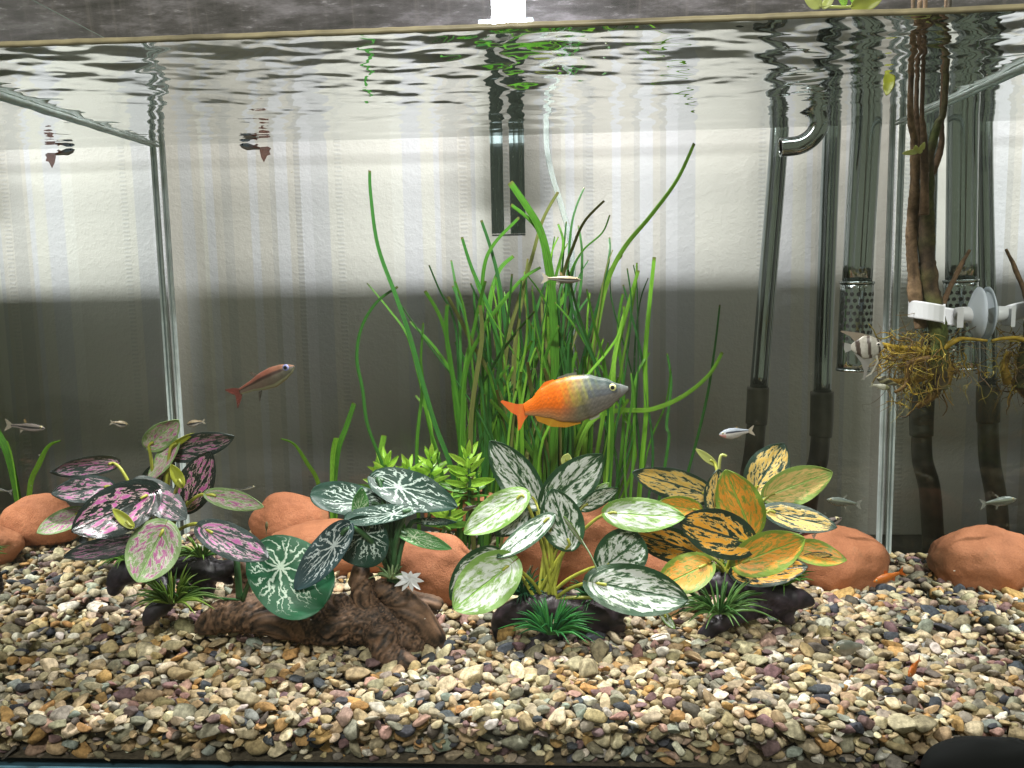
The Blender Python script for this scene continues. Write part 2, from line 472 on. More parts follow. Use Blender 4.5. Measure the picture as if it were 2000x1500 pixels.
def blade_mat(name, c1, c2, trans):
    t = NT(name); r = t.rnd(); u, v, _ = t.sep(t.coord('UV'))
    n = t.noise(t.comb(t.math('MULTIPLY', u, 14), t.math('MULTIPLY', v, 1.5), t.math('MULTIPLY', r, 30)), 2.0, 4)
    colr = t.mix(r, c1, c2)
    colr = t.mix(t.sm(n, 0.35, 0.7, 0, 0.55), colr, tuple(x * 0.45 for x in c1))
    ln = t.noise(t.comb(t.math('MULTIPLY', u, 1.2), t.math('MULTIPLY', v, 5), t.math('MULTIPLY', r, 30)), 1.6, 2)
    colr = t.mix(t.sm(ln, 0.45, 0.65, 0, 0.45), colr, tuple(min(1, x * 1.5) for x in c2))
    al = t.noise(t.comb(t.math('MULTIPLY', u, 9), v, t.math('MULTIPLY', r, 70)), 2.6, 5, 0.7)
    colr = t.mix(t.sm(al, 0.58, 0.70, 0, 0.6), colr, (0.10, 0.10, 0.025))
    # brown cut tips
    tip = t.sm(u, 0.965, 1.0, 0, 0.8)
    colr = t.mix(tip, colr, (0.12, 0.09, 0.03))
    sh = t.bsdf(colr, 0.35, 0, 0.5)
    return t.end(t.add_translucent(sh, colr, trans))


M['bladeD'] = blade_mat('blade_dark', (0.018, 0.095, 0.022), (0.04, 0.16, 0.024), 0.35)
M['bladeM'] = blade_mat('blade_mid', (0.05, 0.20, 0.016), (0.11, 0.30, 0.03), 0.45)
M['bladeL'] = blade_mat('blade_light', (0.16, 0.42, 0.03), (0.25, 0.50, 0.06), 0.5)
M['bladeB'] = blade_mat('blade_olive', (0.10, 0.12, 0.03), (0.16, 0.19, 0.05), 0.35)
M['rosette'] = blade_mat('rosette_lime', (0.24, 0.52, 0.04), (0.42, 0.66, 0.09), 0.4)
M['rosetteD'] = blade_mat('rosette_green', (0.06, 0.20, 0.025), (0.14, 0.34, 0.05), 0.35)


# ------------------------------------------------------------------ setting: wall, rail, table
def schlick():
    t = NT('glass_dry_thin')
    f = t.n('ShaderNodeLayerWeight', {'Blend': 0.5}).outputs['Facing']
    f = t.math('MULTIPLY_ADD', t.math('POWER', f, 5.0), 0.85, 0.05)
    tr = t.n('ShaderNodeBsdfTransparent', [(0.99, 1, 0.99)]).outputs[0]
    gl = t.n('ShaderNodeBsdfGlossy', {'Color': (1, 1, 1), 'Roughness': 0.0}).outputs[0]
    return t.end(t.n('ShaderNodeMixShader', [f, tr, gl]).outputs[0])


M['dry'] = schlick()
WALL_Y = 0.45
mb = MB(); mb.box(-1.6, 1.6, WALL_Y, WALL_Y + 0.05, -0.6, 1.4)
struct(mb.build('wall', M['wall'], smooth=False))
mb = MB(); mb.box(-1.5, 1.5, -0.35, WALL_Y - 0.003, -0.05, -0.012)
struct(mb.build('table_top', M['table'], smooth=False))
mb = MB()
prof = [(0.442, 0.462), (0.437, 0.467), (0.436, 0.487), (0.432, 0.491), (0.428, 0.512), (0.425, 0.53), (0.425, 0.60), (0.446, 0.60), (0.446, 0.462)]
n = len(prof)
mb.add([(x, y, z) for x in (-1.5, 1.5) for y, z in prof],
       [(k, (k + 1) % n, n + (k + 1) % n, n + k) for k in range(n)] + [tuple(range(n))[::-1], tuple(range(n, 2 * n))])
tag(mb.build('wall_rail', M['rail'], smooth=False), 'weathered dark grey metal rail running across the top behind the tank', 'rail')

# ------------------------------------------------------------------ aquarium
TX, TD, ZR = 0.2970, 0.2970, 0.431        # inner half width, inner depth, rim height
TH = 0.005
tank = thing('aquarium', 'rectangular glass aquarium with pale blue corner seams holding water and gravel', 'aquarium', (0, 0.15, 0))
WET = [M['wet_in'], M['wet_out'], M['dry'], M['edge']]


def pane(name, axis, cin, cout, a0, a1, z0=-0.006, out='wet_out', flip=False):
    mb = MB()

    def P(cv, a, z): return (cv, a, z) if axis == 'x' else (a, cv, z)

    def quad(cv, za, zb, outward, mi):
        q = [P(cv, a0, za), P(cv, a1, za), P(cv, a1, zb), P(cv, a0, zb)]
        e1 = Vector(q[1]) - Vector(q[0]); e2 = Vector(q[2]) - Vector(q[1]); nrm = e1.cross(e2)
        comp = nrm.x if axis == 'x' else nrm.y
        s = 1 if cout > cin else -1
        want = s if outward else -s
        if comp * want < 0: q = q[::-1]
        mb.add(q, [(0, 1, 2, 3)], mi=mi)
    quad(cin, z0, ZW, False, 0); quad(cin, ZW, ZR, False, 2)
    quad(cout, z0, ZW, not flip, 1); quad(cout, ZW, ZR, True, 2)
    for z in (z0, ZR):
        mb.add([P(cin, a0, z), P(cout, a0, z), P(cout, a1, z), P(cin, a1, z)], [(0, 1, 2, 3)], mi=3)
    return mb.build(name, [M['wet_in'], M[out], M['dry'], M['edge']], tank, smooth=False)


pane('front_pane', 'y', 0.0, -TH, -TX - TH, TX + TH, out='wet_front')
pane('back_pane', 'y', TD, TD + TH, -TX - TH, TX + TH, out='wet_back', flip=True)
pane('side_pane', 'x', -TX, -TX - 0.0016, 0.0004, TD - 0.0004)
pane('side_pane', 'x', TX, TX + 0.0016, 0.0004, TD - 0.0004)
mb = MB(); mb.box(-TX - TH, TX + TH, -TH - 0.001, TD, -0.0115, -0.0065); mb.build('bottom_pane', M['teal'], tank, smooth=False)
mb = MB(); mb.box(-TX - TH, TX + TH, -TH - 0.0022, -TH - 0.0005, -0.0115, -0.0002); mb.build('base_trim', M['teal'], tank, smooth=False)
for s in (-1, 1):                          # glued rear corners
    for (w0, w1, m) in ((0.0000, 0.0017, 'seam'), (0.0017, 0.0023, 'seam_dark'), (0.0023, 0.0040, 'seam')):
        mb = MB(); xa, xb = sorted((s * (TX - 0.0002 - w0), s * (TX - 0.0002 - w1)))
        mb.box(xa, xb, TD - 0.0030 - w0 * 0.3, TD - 0.0004, 0.0, ZR - 0.004)
        mb.build('corner_seam', M[m], tank, smooth=False)
    # pale strip painted as the side glass edge's reflection along the water line
    mb = MB(); n = 40; x = s * (TX - 0.0006)
    vs = []
    for i in range(n + 1):
        y = 0.004 + (TD - 0.010) * i / n; th = 0.0048 * (1 - 0.62 * i / n) * (0.85 + 0.3 * noise.noise(Vector((y * 60, s, 0))))
        zz = ZW - 0.0006
        vs += [(x, y, zz), (x, y, zz - th), (x - s * 0.0016, y, zz - th * 0.6), (x - s * 0.0016, y, zz)]
    fs = [(i * 4 + k, i * 4 + (k + 1) % 4, i * 4 + 4 + (k + 1) % 4, i * 4 + 4 + k) for i in range(n) for k in range(4)]
    mb.add(vs, fs); mb.build('edge_reflection_strip', M['seam'], tank)
mb = MB(); vs = []; n = 160
for i in range(n + 1):
    x = -TX + 2 * TX * i / n; w = 0.0005 * noise.noise(Vector((x * 22, 0, 3))) + 0.0003 * noise.noise(Vector((x * 140, 0, 9)))
    for (dy, dz) in ((0.0003, -0.0006), (0.0018, 0.0003), (0.0014, 0.0018), (0.0003, 0.0024)): vs.append((x, dy, ZW + dz + w))
mb.add(vs, [(i * 4 + k, i * 4 + (k + 1) % 4, i * 4 + 4 + (k + 1) % 4, i * 4 + 4 + k) for i in range(n) for k in range(4)])
mb.build('waterline_stain', M['scum'], tank)

# water surface
nx, ny = 330, 190
X, Y = np.meshgrid(np.linspace(-TX + 0.0005, TX - 0.0005, nx), np.linspace(0.0006, TD - 0.0006, ny))
Z = np.zeros_like(X)
wx = X + 0.006 * np.sin(31 * Y + 5 * X) + 0.004 * np.sin(53 * X - 17 * Y); wy = Y + 0.006 * np.sin(23 * X + 11 * Y)
for k in range(70):
    lam = 10 ** rng.uniform(math.log10(0.008), math.log10(0.06)); th = rng.normal(pi / 2, 0.5); kk = 2 * pi / lam
    slope = 0.0105 * (lam / 0.03) ** 0.2
    Z += slope / kk * np.sin(kk * (wx * math.cos(th) + wy * math.sin(th)) + rng.uniform(0, 6.3))
amp = 0.55 + 0.75 * np.exp(-((X + 0.12) / 0.2) ** 2) * np.clip(1.1 - Y / 0.3, 0, 1) + 0.25 * np.sin(7 * X + 9 * Y)
for (cx_, cy_) in ((0.188, 0.235),):       # rings round the return pipe
    R_ = np.hypot(X - cx_, Y - cy_); Z += 0.00016 * np.sin(R_ * 700) * np.exp(-R_ / 0.035)
Z = Z * np.clip(amp, 0.3, 1.6) * np.clip((TD - Y) / 0.03, 0.25, 1)
mb = MB()
mb.v = [tuple(q) for q in np.stack([X, Y, ZW + Z], -1).reshape(-1, 3)]
mb.f = [(j * nx + i, j * nx + i + 1, (j + 1) * nx + i + 1, (j + 1) * nx + i) for j in range(ny - 1) for i in range(nx - 1)]
mb.mi = [0] * len(mb.f)
struct(mb.build('water', M['water']))

# ------------------------------------------------------------------ gravel
mb = MB(); nx, ny = 60, 40
vs = []
for j in range(ny + 1):
    for i in range(nx + 1):
        x = -TX + 0.001 + (2 * TX - 0.002) * i / nx; y = 0.001 + (TD - 0.002) * j / ny
        vs.append((x, y, max(0.0005, (gz(x, y) - 0.0125) * min(1, max(0, (y - 0.016) / 0.016)))))
mb.add(vs, [(j * (nx + 1) + i, j * (nx + 1) + i + 1, (j + 1) * (nx + 1) + i + 1, (j + 1) * (nx + 1) + i) for j in range(ny) for i in range(nx)], col=(0.10, 0.085, 0.06))
bed = struct(mb.build('gravel_bed', M['pebble']))

PAL = [((0.39, 0.30, 0.17), 24), ((0.53, 0.45, 0.30), 21), ((0.40, 0.24, 0.095), 7), ((0.25, 0.23, 0.18), 14), ((0.31, 0.27, 0.175), 17),
       ((0.055, 0.060, 0.070), 6), ((0.18, 0.115, 0.115), 6), ((0.33, 0.21, 0.17), 6), ((0.60, 0.56, 0.47), 6), ((0.25, 0.275, 0.235), 3), ((0.12, 0.10, 0.085), 5)]
pw = np.array([p[1] for p in PAL], float); pw /= pw.sum()


def ico(sub):
    b = bmesh.new(); bmesh.ops.create_icosphere(b, subdivisions=sub, radius=1)
    b.verts.ensure_lookup_table(); V = np.array([v.co[:] for v in b.verts]); F = np.array([[v.index for v in f.verts] for f in b.faces]); b.free()
    return V, F


ICO = {2: ico(2), 3: ico(3)}
SHAPES = {2: [], 3: []}
for k in range(36):
    cuts = []
    for q in range(rng.integers(5, 12)):
        d = rng.normal(size=3); d /= np.linalg.norm(d); cuts.append((d, rng.uniform(0.42, 0.8)))
    ph = rng.uniform(0, 9, 3)
    for sub in (2, 3):
        V = ICO[sub][0].copy()
        for d, h in cuts:
            s_ = V @ d; ex = np.clip(s_ - h, 0, None); V -= (ex * 0.98)[:, None] * d
        V *= (1 + 0.10 * np.sin(V * 2.6 + ph).sum(1) / 2)[:, None]
        SHAPES[sub].append(V / np.abs(V).max(0))
# drop the pebbles one by one on a height map
RES = 0.001; GX, GY = int(2 * TX / RES), int(TD / RES)
gx = (np.arange(GX) + 0.5) * RES - TX; gy = (np.arange(GY) + 0.5) * RES
H = np.array([[max(0.0, (gz(x, y) - 0.0125) * min(1, max(0, (y - 0.016) / 0.016))) for x in gx] for y in gy])
TOP = np.array([[gz(x, y) for x in gx] for y in gy]) - np.clip(0.006 - gy, 0, 1)[:, None] * 0.5
peb = []
fails = 0
for it in range(30000):
    a = float(np.clip(rng.lognormal(math.log(0.0039), 0.36), 0.0019, 0.0085)); b = a * rng.uniform(0.5, 0.9); cc = a * rng.uniform(0.30, 0.66)
    best = None
    front = it < 1500
    for q in range(12 if front else 5):
        y = b * 0.8 + rng.uniform(0, 1) * ((0.022 if front else TD) - 1.6 * b); x = rng.uniform(-TX + a * 0.62, TX - a * 0.62)
        d = H[int(y / RES), min(GX - 1, int((x + TX) / RES))] - TOP[int(y / RES), min(GX - 1, int((x + TX) / RES))]
        if best is None or d < best[0]: best = (d, x, y)
    d, x, y = best
    th = rng.uniform(0, pi) if rng.random() < 0.4 else rng.normal(0, 0.5)
    ct, st = math.cos(th), math.sin(th)
    i0, i1 = max(0, int((x - a + TX) / RES)), min(GX, int((x + a + TX) / RES) + 1); j0, j1 = max(0, int((y - a) / RES)), min(GY, int((y + a) / RES) + 1)
    XX = gx[i0:i1][None, :] - x; YY = gy[j0:j1][:, None] - y
    e = ((XX * ct + YY * st) / a) ** 2 + ((-XX * st + YY * ct) / b) ** 2
    inside = e < 0.92
    if not inside.any(): continue
    hh = cc * np.sqrt(np.clip(1 - e, 0, 1)); sub = H[j0:j1, i0:i1]
    zc = float(np.percentile((sub + hh)[inside], 78))
    if zc + cc * 0.2 > TOP[int(y / RES), min(GX - 1, int((x + TX) / RES))] + 0.0015:
        fails += 1
        if fails > 5000: break
        continue
    sub[inside] = np.maximum(sub[inside], (zc + hh)[inside])
    peb.append((x, y, zc, a, b, cc, th))
colsel = rng.choice(len(PAL), size=len(peb), p=pw)


def pebble_geo(i, sub):
    x, y, z, a, b, cc, th = peb[i]
    V = SHAPES[sub][(i * 7) % 36] * (a * 1.06, b * 1.06, cc * 1.06)
    rr = np.random.default_rng(i); t1, t2 = rr.normal(0, 0.33, 2)
    Rm = np.array(Matrix.Rotation(th, 3, 'Z') @ Matrix.Rotation(t1, 3, 'X') @ Matrix.Rotation(t2, 3, 'Y'))
    cl = np.array(PAL[colsel[i]][0]) * rr.uniform(0.8, 1.3) * rr.uniform(0.94, 1.06, 3)
    return V @ Rm.T, cl


def seen_size(i):
    x, y, z, a, b, cc, th = peb[i]
    j, k = int(y / RES), min(GX - 1, int((x + TX) / RES))
    hid = 0.0 if z + cc > H[j, k] - 0.0008 else -9
    if y < 0.010: hid = 0.0
    if not (-0.245 < x < 0.275): hid = -9
    return hid + a * cc ** 0.5 / (y - CAM.y) ** 1.5


order = sorted(range(len(peb)), key=seen_size, reverse=True)
for i in order[:300]:
    V, cl = pebble_geo(i, 3); m_ = MB(); m_.add(V.tolist(), ICO[3][1].tolist(), col=cl)
    o = m_.build('pebble', M['pebble'], bed); o.matrix_parent_inverse = Matrix.Identity(4); o.location = peb[i][:3]
vs, fs, cs, off = [], [], [], 0
for i in order[300:]:
    sub = 3 if peb[i][1] < 0.10 else 2
    V, cl = pebble_geo(i, sub); vs.append(V + np.array(peb[i][:3])); fs.append(ICO[sub][1] + off); off += len(V)
    cs.append(np.tile(cl, (len(V), 1)))
me = bpy.data.meshes.new('gravel'); V = np.concatenate(vs); F = np.concatenate(fs)
me.vertices.add(len(V)); me.loops.add(len(F) * 3); me.polygons.add(len(F))
me.vertices.foreach_set('co', V.ravel()); me.loops.foreach_set('vertex_index', F.ravel().astype(np.int32))
me.polygons.foreach_set('loop_start', np.arange(0, len(F) * 3, 3, dtype=np.int32))
me.polygons.foreach_set('use_smooth', [True] * len(F)); me.update(calc_edges=True)
a_ = me.color_attributes.new('Col', 'FLOAT_COLOR', 'POINT'); Cc = np.concatenate(cs)
a_.data.foreach_set('color', np.concatenate([Cc, np.ones((len(Cc), 1))], 1).astype(np.float32).ravel())
me.materials.append(M['pebble'])
gr = bpy.data.objects.new('gravel', me); COL.objects.link(gr); gr.parent = bed; struct(gr, 'stuff')
print('pebbles', len(peb), 'tris', len(F))


# ------------------------------------------------------------------ terracotta stones
def stone(cx_, cy_, rx, ry, y, label, dx=0.0, dy=0.75, seed=0, tilt=0.0):
    s = 1 / ppm(y); p = at(cx_, cy_, y); b = bmesh.new(); bmesh.ops.create_icosphere(b, subdivisions=5, radius=1)
    so = Vector((seed * 3.7, seed * 1.3, 0)); R = Matrix.Rotation(tilt, 3, 'Y')
    for v in b.verts:
        q = v.co.copy()
        f = 1 + 0.16 * noise.noise(q * 1.1 + so) + 0.05 * noise.noise(q * 2.7 + so) + 0.016 * noise.noise(q * 7 + so) + 0.007 * noise.noise(q * 19 + so)
        cr_ = abs(noise.noise(q * 1.6 + so * 2)); f -= 0.03 * max(0, 1 - cr_ / 0.03)
        q = q * f
        if q.z < -0.55: q.z = -0.55 + (q.z + 0.55) * 0.4
        v.co = R @ Vector((q.x * rx * s, q.y * rx * s * dy, q.z * ry * s * 1.05))
    me = bpy.data.meshes.new('terracotta_stone'); b.to_mesh(me); b.free(); me.materials.append(M['stone'])
    me.polygons.foreach_set('use_smooth', [True] * len(me.polygons))
    o = bpy.data.objects.new('terracotta_stone', me); COL.objects.link(o); o.location = p
    tag(o, label, 'stone', 'smooth terracotta stones on the gravel')


stone(568, 1022, 82, 58, 0.262, 'orange stone behind another at the far left, under the short grass blades', seed=1, dy=0.55)
stone(665, 1075, 158, 58, 0.222, 'long low orange stone behind the veined round leaf and the driftwood', seed=2, dy=0.45, tilt=0.08)
stone(842, 1125, 98, 84, 0.165, 'upright orange stone right of the driftwood, beside the white-blotched plant', seed=3, dy=0.6)
stone(1100, 1065, 122, 112, 0.195, 'largest orange stone, standing behind the stems of the white-blotched plant', seed=4, dy=0.55)
stone(1640, 1100, 98, 72, 0.24, 'round orange stone in the right rear corner with a hairline crack', seed=5, dy=0.72, tilt=0.15)
stone(1285, 1120, 80, 48, 0.215, 'low orange stone half hidden between the white and yellow plants', seed=6, dy=0.5)
stone(905, 1000, 80, 52, 0.262, 'small orange stone at the foot of the lime green sprigs', seed=7, dy=0.4)
stone(1240, 1040, 75, 58, 0.25, 'orange stone behind the pale leaf of the white-blotched plant', seed=8, dy=0.5)


# ------------------------------------------------------------------ leaves, stems
def leaf_mesh(base, tip, width, roll=0.0, cup=0.24, droop=0.04, shape='ovate', wave=0.07, seed=0, nu=18, nv=8, twist=0.0, nside=None):
    base, tip = Vector(base), Vector(tip); L = tip - base; ln = L.length; X_ = L / ln
    V_ = ((base + tip) / 2 - CAM).normalized()
    S_ = X_.cross(V_)
    S_ = S_.normalized() if S_.length > 1e-4 else X_.orthogonal().normalized()
    mb = MB(); vs, uv = [], []
    for i in range(nu + 1):
        t = i / nu
        tt = 0.5 - 0.5 * math.cos(pi * t) if True else t
        if shape == 'ovate': w = (tt ** 0.5) * ((1 - tt) ** 0.74) / 0.5025; hb = 0.12
        elif shape == 'heart': w = (tt ** 0.46) * ((1 - tt) ** 0.68) / 0.5245; hb = 0.20
        elif shape == 'round': w = math.sqrt(max(0, 1 - (2 * tt - 1) ** 2)) ** 0.85; hb = 0.16
        elif shape == 'lance': w = (tt ** 0.6) * ((1 - tt) ** 0.9) / 0.4515; hb = 0.0
        else: w = 1 if tt < 0.97 else 0.8; hb = 0
        w = max(w, 0.02 if tt > 0.01 else 0.015) * width / 2
        ang = roll + twist * tt; q = Quaternion(X_, ang); S2 = q @ S_; N2 = S2.cross(X_)
        c0 = base + L * tt + N2 * (droop * ln * 4 * tt * (1 - tt))
        for j in range(nv + 1):
            v = -1 + 2 * j / nv
            wv = wave * width * noise.noise(Vector((tt * 3 + seed * 7.1, v * 1.7, seed * 1.3))) * (0.3 + abs(v))
            p = c0 + S2 * (v * w) + N2 * (-cup * w * (abs(v) ** 1.5) + wv) - X_ * (hb * ln * (abs(v) ** 1.6) * (1 - tt) ** 4)
            vs.append(p); uv.append((tt, v))
    fs = [(i * (nv + 1) + j, i * (nv + 1) + j + 1, (i + 1) * (nv + 1) + j + 1, (i + 1) * (nv + 1) + j) for i in range(nu) for j in range(nv)]
    mb.add(vs, fs, uv=uv)
    return mb


def add_leaf(parent, lf, mat, name='leaf', th=0.0003, **kw):
    bx, by, yb, tx, ty, yt, w = lf; w *= 1.06
    ym = (yb + yt) / 2
    o = leaf_mesh(at(bx, by, yb), at(tx, ty, yt), w / ppm(ym), **kw).build(name, M[mat], parent)
    m = o.modifiers.new('thickness', 'SOLIDIFY'); m.thickness = th; m.offset = 0
    wn = o.modifiers.new('normals', 'WEIGHTED_NORMAL'); wn.weight = 100; wn.keep_sharp = False
    return o


def stem(parent, pts, r0_, r1_, mat='stemY', name='stem', seg=7):
    n = len(pts); mb = MB(); mb.tube(pts, [r0_ + (r1_ - r0_) * i / (n - 1) for i in range(n)], seg, 5)
    return mb.build(name, M[mat], parent)


def stem_to(parent, crown, lf, bow=0.15, mat='stemY', r=0.0011):
    e = at(lf[0], lf[1], lf[2]); tipd = (at(lf[3], lf[4], lf[5]) - e).normalized()
    c_ = Vector(crown); d = e - c_
    m1 = c_ + d * 0.4 + Vector((-d.x * bow * 0.6, 0, d.length * bow * 0.6)); m2 = c_ + d * 0.8 + Vector((-d.x * bow * 0.3, 0, d.length * bow * 0.6))
    return stem(parent, [c_, m1, m2, e, e + tipd * 0.004], r * 1.15, r * 0.75, mat)


def tuft(parent, px, py, y, rad, n, c1, c2, seed=0, up=0.8, spread=1.0):
    r = random.Random(seed); p = at(px, py, y); R_ = rad / ppm(y); mb = MB()
    for k in range(n):
        th = r.uniform(0, 2 * pi); el = r.uniform(0.12, 1.35); ln = R_ * r.uniform(0.7, 1.15)
        d = Vector((math.cos(th) * math.cos(el) * spread, math.sin(th) * math.cos(el) * 0.8, math.sin(el) * up)); b = p + Vector((math.cos(th), math.sin(th), 0)) * R_ * 0.1
        f = r.random(); cl = tuple(a * (1 - f) + e * f for a, e in zip(c1, c2))
        tip = b + d * ln + Vector((0, 0, -0.18 * ln * math.cos(el))); md = b + d * ln * 0.55 + Vector((0, 0, 0.04 * ln))
        w = 0.00085 * r.uniform(0.7, 1.2)
        mb.tube([b, md, tip], [w, w * 0.9, w * 0.15], 4, 3, col=cl, cap=False)
    o = mb.build('grass_tuft', M['tuft'], parent); struct(o, 'stuff'); return o


def capsule_wood(name, chains, y, mat, parent, voxel, c_dark, c_light, amp=0.0016, freq=(26, 170), seed=0, jitter=0.0, zmin=None):
    mb = MB(); segs = []
    for ch in chains:
        pts = [at(p[0], p[1], y + (p[3] if len(p) > 3 else 0)) for p in ch]; rd = [p[2] / ppm(y) for p in ch]
        P, R = spline(pts, rd, 4)
        mb.tube(P, R, 12, 1)
        V0, F0 = ICO[2]
        for e in (0, -1): mb.add([(P[e] + Vector(v) * R[e]) for v in V0], F0.tolist())
        segs += [(np.array(P[i]), np.array(P[i + 1])) for i in range(len(P) - 1)]
    me, V, Nn = remeshed(mb, voxel, 3)
    A = np.array([s[0] for s in segs]); B = np.array([s[1] for s in segs]); D_ = B - A; Ln = np.linalg.norm(D_, axis=1); Dn = D_ / Ln[:, None]
    mid = (A + B) / 2
    dist = np.linalg.norm(V[:, None, :] - mid[None], axis=2); wgt = 1 / (dist ** 3.5 + 1e-12); wgt /= wgt.sum(1, keepdims=True)
    ax = wgt @ Dn; ax /= np.linalg.norm(ax, axis=1, keepdims=True) + 1e-9
    al = (V * ax).sum(1, keepdims=True)
    q = (V - ax * al) * freq[1] + ax * al * freq[0]
    col = np.zeros_like(V); so = Vector((seed * 5.1, seed, 0)); c_dark = np.array(c_dark); c_light = np.array(c_light)
    for i in range(len(V)):
        Q = Vector(q[i]) + so; Pp = Vector(V[i])
        wob = noise.noise_vector(Pp * 30 + so)
        n1 = noise.noise(Q + wob * .8); n2 = noise.noise(Q * 2.6 + wob * 1.2); n3 = noise.noise(Pp * 38 + so)
        rid = 1 - 2 * abs(n1)
        V[i] += Nn[i] * (amp * (0.9 * rid + 0.45 * n2) + amp * 0.9 * n3)
        f = min(1, max(0, 0.42 + 1.05 * n1 + 0.7 * n2 + 0.3 * n3))
        col[i] = c_dark * (1 - f) + c_light * f
    return finish(me, V, col, name, mat, parent)


# ------------------------------------------------------------------ pink plant
yb = 0.10
pk = thing('pink_blotched_plant', 'artificial plant with dark and pale leaves blotched pink on a black root base', 'plant', at(325, 1180, yb))
crown = at(328, 1085, yb)
PK = [((291, 871, 0.092, 349, 820, 0.087, 60), 'pinkP', dict(roll=.3, shape='ovate')),
      ((335, 886, 0.097, 458, 852, 0.092, 66), 'pinkG', dict(roll=.35, twist=.2)),
      ((362, 990, 0.087, 412, 882, 0.092, 84), 'pinkD', dict(roll=-.3)),
      ((344, 866, 0.094, 288, 940, 0.090, 48), 'pinkP', dict(roll=.7)),
      ((330, 905, 0.102, 272, 965, 0.100, 56), 'pinkG', dict(roll=-.2)),
      ((223, 905, 0.097, 98, 922, 0.054, 50), 'pinkG', dict(roll=-.35, droop=.05)),
      ((214, 950, 0.087, 101, 965, 0.049, 66), 'pinkG', dict(roll=.2)),
      ((286, 968, 0.060, 141, 1040, 0.020, 112), 'pinkD', dict(roll=.15, shape='heart', cup=.2)),
      ((272, 1055, 0.062, 124, 1088, 0.026, 58), 'pinkG', dict(roll=.5)),
      ((158, 1000, 0.072, 72, 1041, 0.039, 50), 'pinkP', dict(roll=.1)),
      ((276, 950, 0.067, 364, 1014, 0.062, 74), 'pinkG', dict(roll=-.2, shape='heart')),
      ((318, 1035, 0.054, 268, 1137, 0.040, 112), 'pinkP', dict(roll=0, shape='heart')),
      ((410, 966, 0.072, 515, 990, 0.067, 46), 'pinkP', dict(roll=.15)),
      ((405, 1036, 0.052, 524, 1092, 0.037, 78), 'pinkG', dict(roll=-.3, shape='heart')),
      ((257, 1028, 0.042, 220, 994, 0.042, 24), 'lime', dict()), ((355, 948, 0.060, 334, 907, 0.060, 26), 'lime', dict()),
      ((335, 872, 0.092, 379, 846, 0.092, 15), 'lime', dict(roll=.5))]
for i, (lf, m_, kw) in enumerate(PK):
    add_leaf(pk, lf, m_, seed=i, **kw); stem_to(pk, crown + Vector((random.uniform(-.006, .006), random.uniform(-.006, .006), 0)), lf)
for j in range(5):
    stem(pk, [crown + Vector((0, 0, -.03)), crown + Vector((.002 * j - .004, 0, .0))], .0016, .0013, 'stemY')
capsule_wood('root_base', [[(222, 1150, 14), (240, 1120, 24), (300, 1110, 26), (360, 1105, 26), (430, 1115, 22), (455, 1100, 12)],
                           [(300, 1120, 22, -.01), (330, 1170, 15, -.02), (300, 1195, 18, -.025), (290, 1212, 10, -.026)], [(390, 1120, 26), (405, 1150, 16)], [(400, 1100, 20), (448, 1135, 10)]],
             0.106, M['darkwood'], pk, 0.0016, (0.006, 0.006, 0.008), (0.035, 0.028, 0.038), 0.0009, (60, 120), 1)
tuft(pk, 335, 1175, .078, 92, 70, (0.03, 0.10, 0.02), (0.22, 0.34, 0.05), 1)
tuft(pk, 395, 1085, .104, 62, 45, (0.04, 0.15, 0.02), (0.20, 0.36, 0.06), 2)
tuft(pk, 245, 1092, .106, 60, 45, (0.04, 0.16, 0.02), (0.16, 0.32, 0.05), 3)

# ------------------------------------------------------------------ driftwood with veined plant
dw = thing('driftwood', 'brown grained driftwood log with a forked stump, lying on the gravel', 'driftwood', at(620, 1270, 0.085))
capsule_wood('log', [[(398, 1222, 16), (455, 1198, 34), (540, 1205, 40), (640, 1215, 44), (730, 1215, 44), (790, 1245, 44), (835, 1280, 26)],
                     [(735, 1230, 38), (712, 1165, 24), (706, 1115, 15)], [(850, 1250, 18), (810, 1205, 32), (765, 1160, 22), (745, 1150, 16)],
                     [(790, 1165, 16, .02), (850, 1182, 15, .025)], [(470, 1190, 22, .01), (474, 1140, 13, .015), (478, 1105, 8, .015)],
                     [(745, 1240, 34, -.012), (760, 1280, 24, -.018), (800, 1296, 16, -.02)], [(640, 1220, 40), (660, 1195, 34)]],
             0.088, M['wood'], dw, 0.00125, (0.016, 0.012, 0.009), (0.21, 0.125, 0.078), 0.0019, (9, 230), 4)
vp = thing('veined_plant', 'artificial plant with round dark green leaves veined white, growing from the driftwood', 'plant', at(768, 1125, 0.088))
vc = at(768, 1120, 0.088)
VP = [((738, 985, .098, 606, 966, .085, 74), 'veinD', dict(roll=.55, shape='round')),
      ((700, 1012, .082, 706, 952, .085, 44), 'veinL', dict(roll=.6)),
      ((738, 936, .1, 894, 992, .088, 92), 'veinD', dict(roll=-.35, shape='ovate', cup=.25)),
      ((800, 998, .08, 672, 1014, .074, 50), 'veinD', dict(roll=.75, shape='round')),
      ((722, 1022, .078, 692, 1104, .072, 104), 'veinD', dict(roll=.1, shape='round')),
      ((676, 1034, .066, 577, 1152, .058, 84), 'veinB', dict(roll=.45, shape='ovate', cup=.3)),
      ((516, 1082, .066, 634, 1182, .056, 146), 'veinG', dict(roll=0, shape='round', cup=.05)),
      ((783, 1040, .085, 882, 1072, .082, 36), 'veinL', dict(roll=-.3)),
      ((810, 1018, .095, 892, 1020, .09, 18), 'veinD', dict(roll=.3)),
      ((350, 1146, .1, 397, 1170, .096, 30), 'veinL', dict(roll=.2))]
